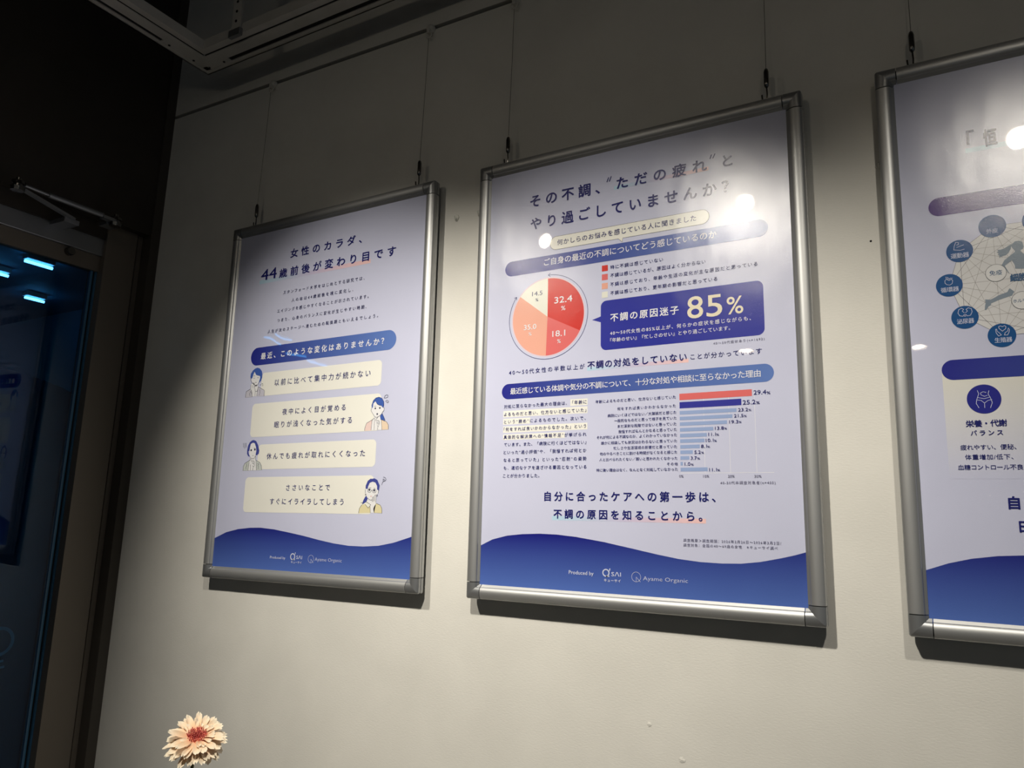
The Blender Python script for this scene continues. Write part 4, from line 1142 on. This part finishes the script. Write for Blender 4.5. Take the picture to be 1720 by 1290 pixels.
# --- right poster: ring of organs and a running silhouette (cut off by the picture edge)
f3, s3 = frame('poster_frame', 'silver framed poster with blue organ circles and running silhouette, rightmost on the wall', 0.7287, 2.1489, -0.00485)
wave_band(s3, [(27.0, -758.7), (53.4, -748.6), (81.0, -741.1), (110.8, -736.2), (140.1, -734.0), (173.7, -733.3), (216.0, -736.0), (262.1, -741.7), (306.9, -747.8), (350.6, -755.0), (393.0, -760.8), (434.1, -764.3), (473.9, -764.5), (512.5, -761.8), (549.9, -754.8), (589.8, -743.2)])
underline(s3, 113, 500, -160.0, 7.5)
band(s3, 'heading_band', 60.4, -250.0, 558.5, -221.9, INK['pill3'], INK['band1'], 3)
band(s3, 'heading_band', 62.1, -495.4, 558.5, -466.5, INK['band0'], mix(INK['band0'], INK['band1'], 0.8), 3)
Print(1).poly([(62.2, -634), (300, -634), (300, -480), (62.2, -480)], lambda u, v: mix(INK['panel'], INK['paper'], (-560 - v) / 74.0)).out('text_panel', s3)
RCN, RRD = (163.3, -356.8), 83.9
cs = [(RCN[0] + RRD * math.cos(math.radians(36 * k)), RCN[1] + RRD * math.sin(math.radians(36 * k))) for k in range(10)]
Print(1).dot(RCN, 80, mix(INK['panel'], INK['paper'], 0.35), 60).out('ring_ground', s3)
pr = Print(2)
for i in range(10):
    for j in range(i):
        near = min((i - j) % 10, (j - i) % 10)
        pr.stroke([cs[i], cs[j]], 0.42, INK['ringlink'] if near <= 2 else INK['linklight'])
pr.out('ring_links', s3)
for c in cs:
    Print(4).dot(c, 16.7, INK['ring'], 40).out('organ_circle', s3)
drawing(s3, [('p', 'runner', RUNNER), ('p', 'runner', LEG)], 'running_silhouette')
for c in ((136.9, -346.4), (164.6, -389.5)):
    pr = Print(5)
    pr.dot(c, 12.4, mix(INK['box'], INK['paper'], 0.3), 36)
    pr.stroke([(c[0] + 12.4 * math.cos(a * math.pi / 18), c[1] + 12.4 * math.sin(a * math.pi / 18)) for a in range(37)], 0.45, INK['ink'])
    pr.out('small_circle', s3)
Print(4).dot((110.1, -524.4), 20.3, INK['band0'], 48).out('belly_icon_circle', s3)
for nm, ls in ICONS:
    pr = Print(6)
    for l in ls: pr.stroke(l, 0.62, INK['pale'])
    pr.out(nm, s3)
set_text(s3, 2)
bpy.data.objects.remove(_to)

# ------------------------------------------------------------------ picture hangers
def hanger(x, zf, label, up=2.545):
    """wire from the rail groove to a hook on the frame's top rail; zf = frame top height"""
    r = empty('picture_hanger', (x, -0.022, zf))
    top = up - zf - 0.0147 * (x + 1.06)
    mb = MB()
    mb.lathe([(0, 0.0), (0.0095, 0.0005), (0.0105, 0.005), (0.0085, 0.011), (0.004, 0.0135), (0, 0.014)], (0, 0.022, top + 0.005), (0, -1, 0), 20)
    mb.box((-0.0035, 0.006, top - 0.012), (0.0035, 0.018, top + 0.004))
    mb.build('rail_hook', M_hook, r, smooth=40)
    rg = [(0.0075 * math.cos(a * math.pi / 10), 0.010, top - 0.014 + 0.0075 * math.sin(a * math.pi / 10)) for a in range(21)]
    MB().tube(rg, 0.0016, 8, False).build('hook_ring', M_hook, r, smooth=40)
    MB().tube([(0, 0.010, top - 0.020), (0.0005, 0.006, top * 0.6), (0, 0.0, 0.05)], 0.00055, 6).build('wire', M_wire, r)
    MB().lathe([(0, 0.022), (0.0022, 0.022), (0.0040, 0.025), (0.0043, 0.030), (0.0043, 0.050), (0.0032, 0.055), (0.0014, 0.057), (0, 0.057)], (0, 0, 0), (0, 0, 1), 16).build('adjuster', M_chrome, r, smooth=40)
    hk = [(0, 0, 0.023), (0.0005, 0, 0.010), (0.0, 0.0, 0.002), (-0.002, 0, -0.0015), (-0.005, 0, -0.0015), (-0.0075, 0, 0.002), (-0.0080, 0, 0.010)]
    MB().tube(hk, 0.0014, 8).build('hook', M_chrome, r, smooth=40)
    return tag(r, label, 'picture hanger', 'wire hangers of the posters')


hanger(-0.663, 2.1485, 'wire hanger above the left end of the leftmost poster')
hanger(-0.162, 2.1508, 'wire hanger above the right end of the leftmost poster')
hanger(0.060, 2.1515, 'wire hanger above the left end of the pie chart poster')
hanger(0.565, 2.1520, 'wire hanger above the right end of the pie chart poster')
hanger(0.783, 2.1502, 'wire hanger above the left end of the rightmost poster')

# ------------------------------------------------------------------ clear adhesive hooks on the wall
def clear_hook(x, z, label):
    r = empty('adhesive_hook', (x, 0, z))
    pad = [(0.0065, 0), (0.0045, 0.0055), (0, 0.0075), (-0.0045, 0.0055), (-0.0065, 0), (-0.0045, -0.0055), (0, -0.0085), (0.0045, -0.0055)]
    vs = [(a, -0.0002, b) for a, b in pad] + [(a * 0.9, -0.0022, b * 0.9) for a, b in pad]
    MB().add(vs, [tuple(range(8)), tuple(range(15, 7, -1))] + [(k, k + 8, (k + 1) % 8 + 8, (k + 1) % 8) for k in range(8)]).build('pad', M_plastic, r)
    MB().tube([(0, -0.002, -0.004), (0, -0.006, -0.006), (0, -0.008, -0.003), (0, -0.0085, 0.001)], 0.0013, 8).build('hook', M_plastic, r, smooth=40)
    tag(r, label, 'hook', 'clear adhesive hooks')


clear_hook(-0.074, 2.068, 'small clear adhesive hook on the wall between the two left posters')
clear_hook(-0.017, 2.068, 'small clear adhesive hook half hidden behind the left rail of the pie chart poster')
clear_hook(0.726, 2.005, 'small clear adhesive hook half hidden behind the left rail of the rightmost poster')

# ------------------------------------------------------------------ gerbera in a bottle vase on a plinth
FL = Vector((-0.283, -0.367, 1.088))
view = (Vector((0.78121, -1.23713, 1.44171)) - FL).normalized()
up = Vector((0, 0, 1))
NRM = (view * 0.47 + up * 0.80 + Vector((0.10, 0, 0))).normalized()
fl = empty('gerbera', FL - up * 0.30)
q = NRM.to_track_quat('Z', 'Y').to_matrix()


def petal_mesh(name, ln, wd, lift, curl, notch):
    mb = MB()
    nu, nv = 8, 4
    for i in range(nu + 1):
        t = i / nu
        w = wd * (0.35 + 0.65 * math.sin(math.pi * min(1, t * 0.62 + 0.08))) * (1 if t < 0.86 else 1 - 3.2 * (t - 0.86) ** 1.2 * 2.2)
        for j in range(nv + 1):
            s = j / nv * 2 - 1
            x = t * ln * (1 - notch * (1 - abs(s)) * (t > 0.93))
            z = lift * t + curl * t * t - 0.10 * w * (1 - s * s) + 0.0012 * math.sin(7 * t + 2 * s)
            mb.v.append((0.006 + x, s * w / 2, z))
            c = mix(lin((238, 156, 116)), lin((242, 206, 168)), t * 2.2) if t < 0.5 else mix(lin((242, 207, 170)), lin((240, 230, 208)), (t - 0.5) * 2.0)
            mb.c.append(c)
    for i in range(nu):
        for j in range(nv):
            a = i * (nv + 1) + j
            mb.f.append((a, a + nv + 1, a + nv + 2, a + 1))
    o = mb.build(name, M_petal, None, smooth=80, color=True)
    me = o.data
    bpy.data.objects.remove(o)
    return me


rows = [(18, 0.041, 0.0125, -0.002, -0.009, 0.000), (18, 0.040, 0.0120, 0.004, -0.006, 0.002), (16, 0.037, 0.0110, 0.009, -0.004, 0.004), (16, 0.022, 0.0070, 0.006, -0.003, 0.006)]
base = Matrix.Translation(up * 0.30) @ q.to_4x4()
for ri, (cnt, ln, wd, lift, curl, h) in enumerate(rows):
    ms = [petal_mesh('petal', ln * a, wd * b, lift, curl + c, nt_) for a, b, c, nt_ in ((1.0, 1.0, 0, 0.07), (0.92, 1.1, -0.004, 0.03), (1.06, 0.9, 0.003, 0.10))]
    for k in range(cnt):
        o = bpy.data.objects.new('petal', random.choice(ms))
        a = 2 * math.pi * (k + 0.37 * ri + random.uniform(-0.16, 0.16)) / cnt
        o.matrix_local = base @ Matrix.Translation((0, 0, h + random.uniform(-0.001, 0.001))) @ Matrix.Rotation(a, 4, 'Z') @ Matrix.Rotation(random.uniform(-0.13, 0.10), 4, 'Y') @ Matrix.Rotation(random.uniform(-0.25, 0.25), 4, 'X')
        o.parent = fl
        COL.objects.link(o)
mb = MB()
for k in range(90):
    rr = 0.0135 * math.sqrt((k + 0.5) / 90)
    a = k * 2.39996
    ht = 0.012 + 0.004 * random.random() - rr * 0.15
    x, y = rr * math.cos(a), rr * math.sin(a)
    mb.tube([(x, y, 0.004), (x * 1.15, y * 1.15, ht)], [0.0012, 0.0007], 5)
mb.v = [tuple(base @ Vector(v)) for v in mb.v]
o = tag(mb.build('flower_centre', M_floret, fl), 'pinkish red centre', kind='stuff')
mb = MB().lathe([(0.0, -0.012), (0.004, -0.011), (0.010, -0.004), (0.012, 0.003), (0, 0.004)], (0, 0, 0), (0, 0, 1), 16)
mb.v = [tuple(base @ Vector(v)) for v in mb.v]
mb.build('calyx', M_stem, fl, smooth=50)
MB().tube([up * 0.30 - NRM * 0.008, up * 0.270 + Vector((-0.006, 0.003, 0)), up * 0.20 + Vector((-0.012, 0.004, 0)), up * 0.02 + Vector((-0.012, 0.004, 0))], [0.0030, 0.0026, 0.0026, 0.0028], 10).build('stem', M_stem, fl, smooth=50)
tag(fl, 'pale peach artificial gerbera with a pink centre in front of the wall', 'flower')
vb = FL + Vector((-0.012, 0.004, -0.30))
vs_ = empty('bottle_vase', (vb.x, vb.y, vb.z))
MB().lathe([(0.030, 0.0), (0.036, 0.004), (0.038, 0.04), (0.034, 0.07), (0.020, 0.095), (0.014, 0.11), (0.014, 0.135), (0.017, 0.14), (0.0125, 0.14), (0.0115, 0.11), (0.017, 0.092), (0.030, 0.068), (0.033, 0.04), (0.031, 0.008), (0.0, 0.007)], (0, 0, 0), (0, 0, 1), 28).build('body', M_vase, vs_, smooth=40)
tag(vs_, 'small white bottle vase that holds the gerbera, below the picture edge', 'vase')
pl = empty('display_plinth', (vb.x, vb.y, 0))
MB().box((-0.15, -0.15, 0.0), (0.15, 0.15, vb.z - 0.0)).build('plinth_body', M_plinth, pl, bevel=0.003)
tag(pl, 'pale square plinth under the bottle vase, below the picture edge', 'plinth')
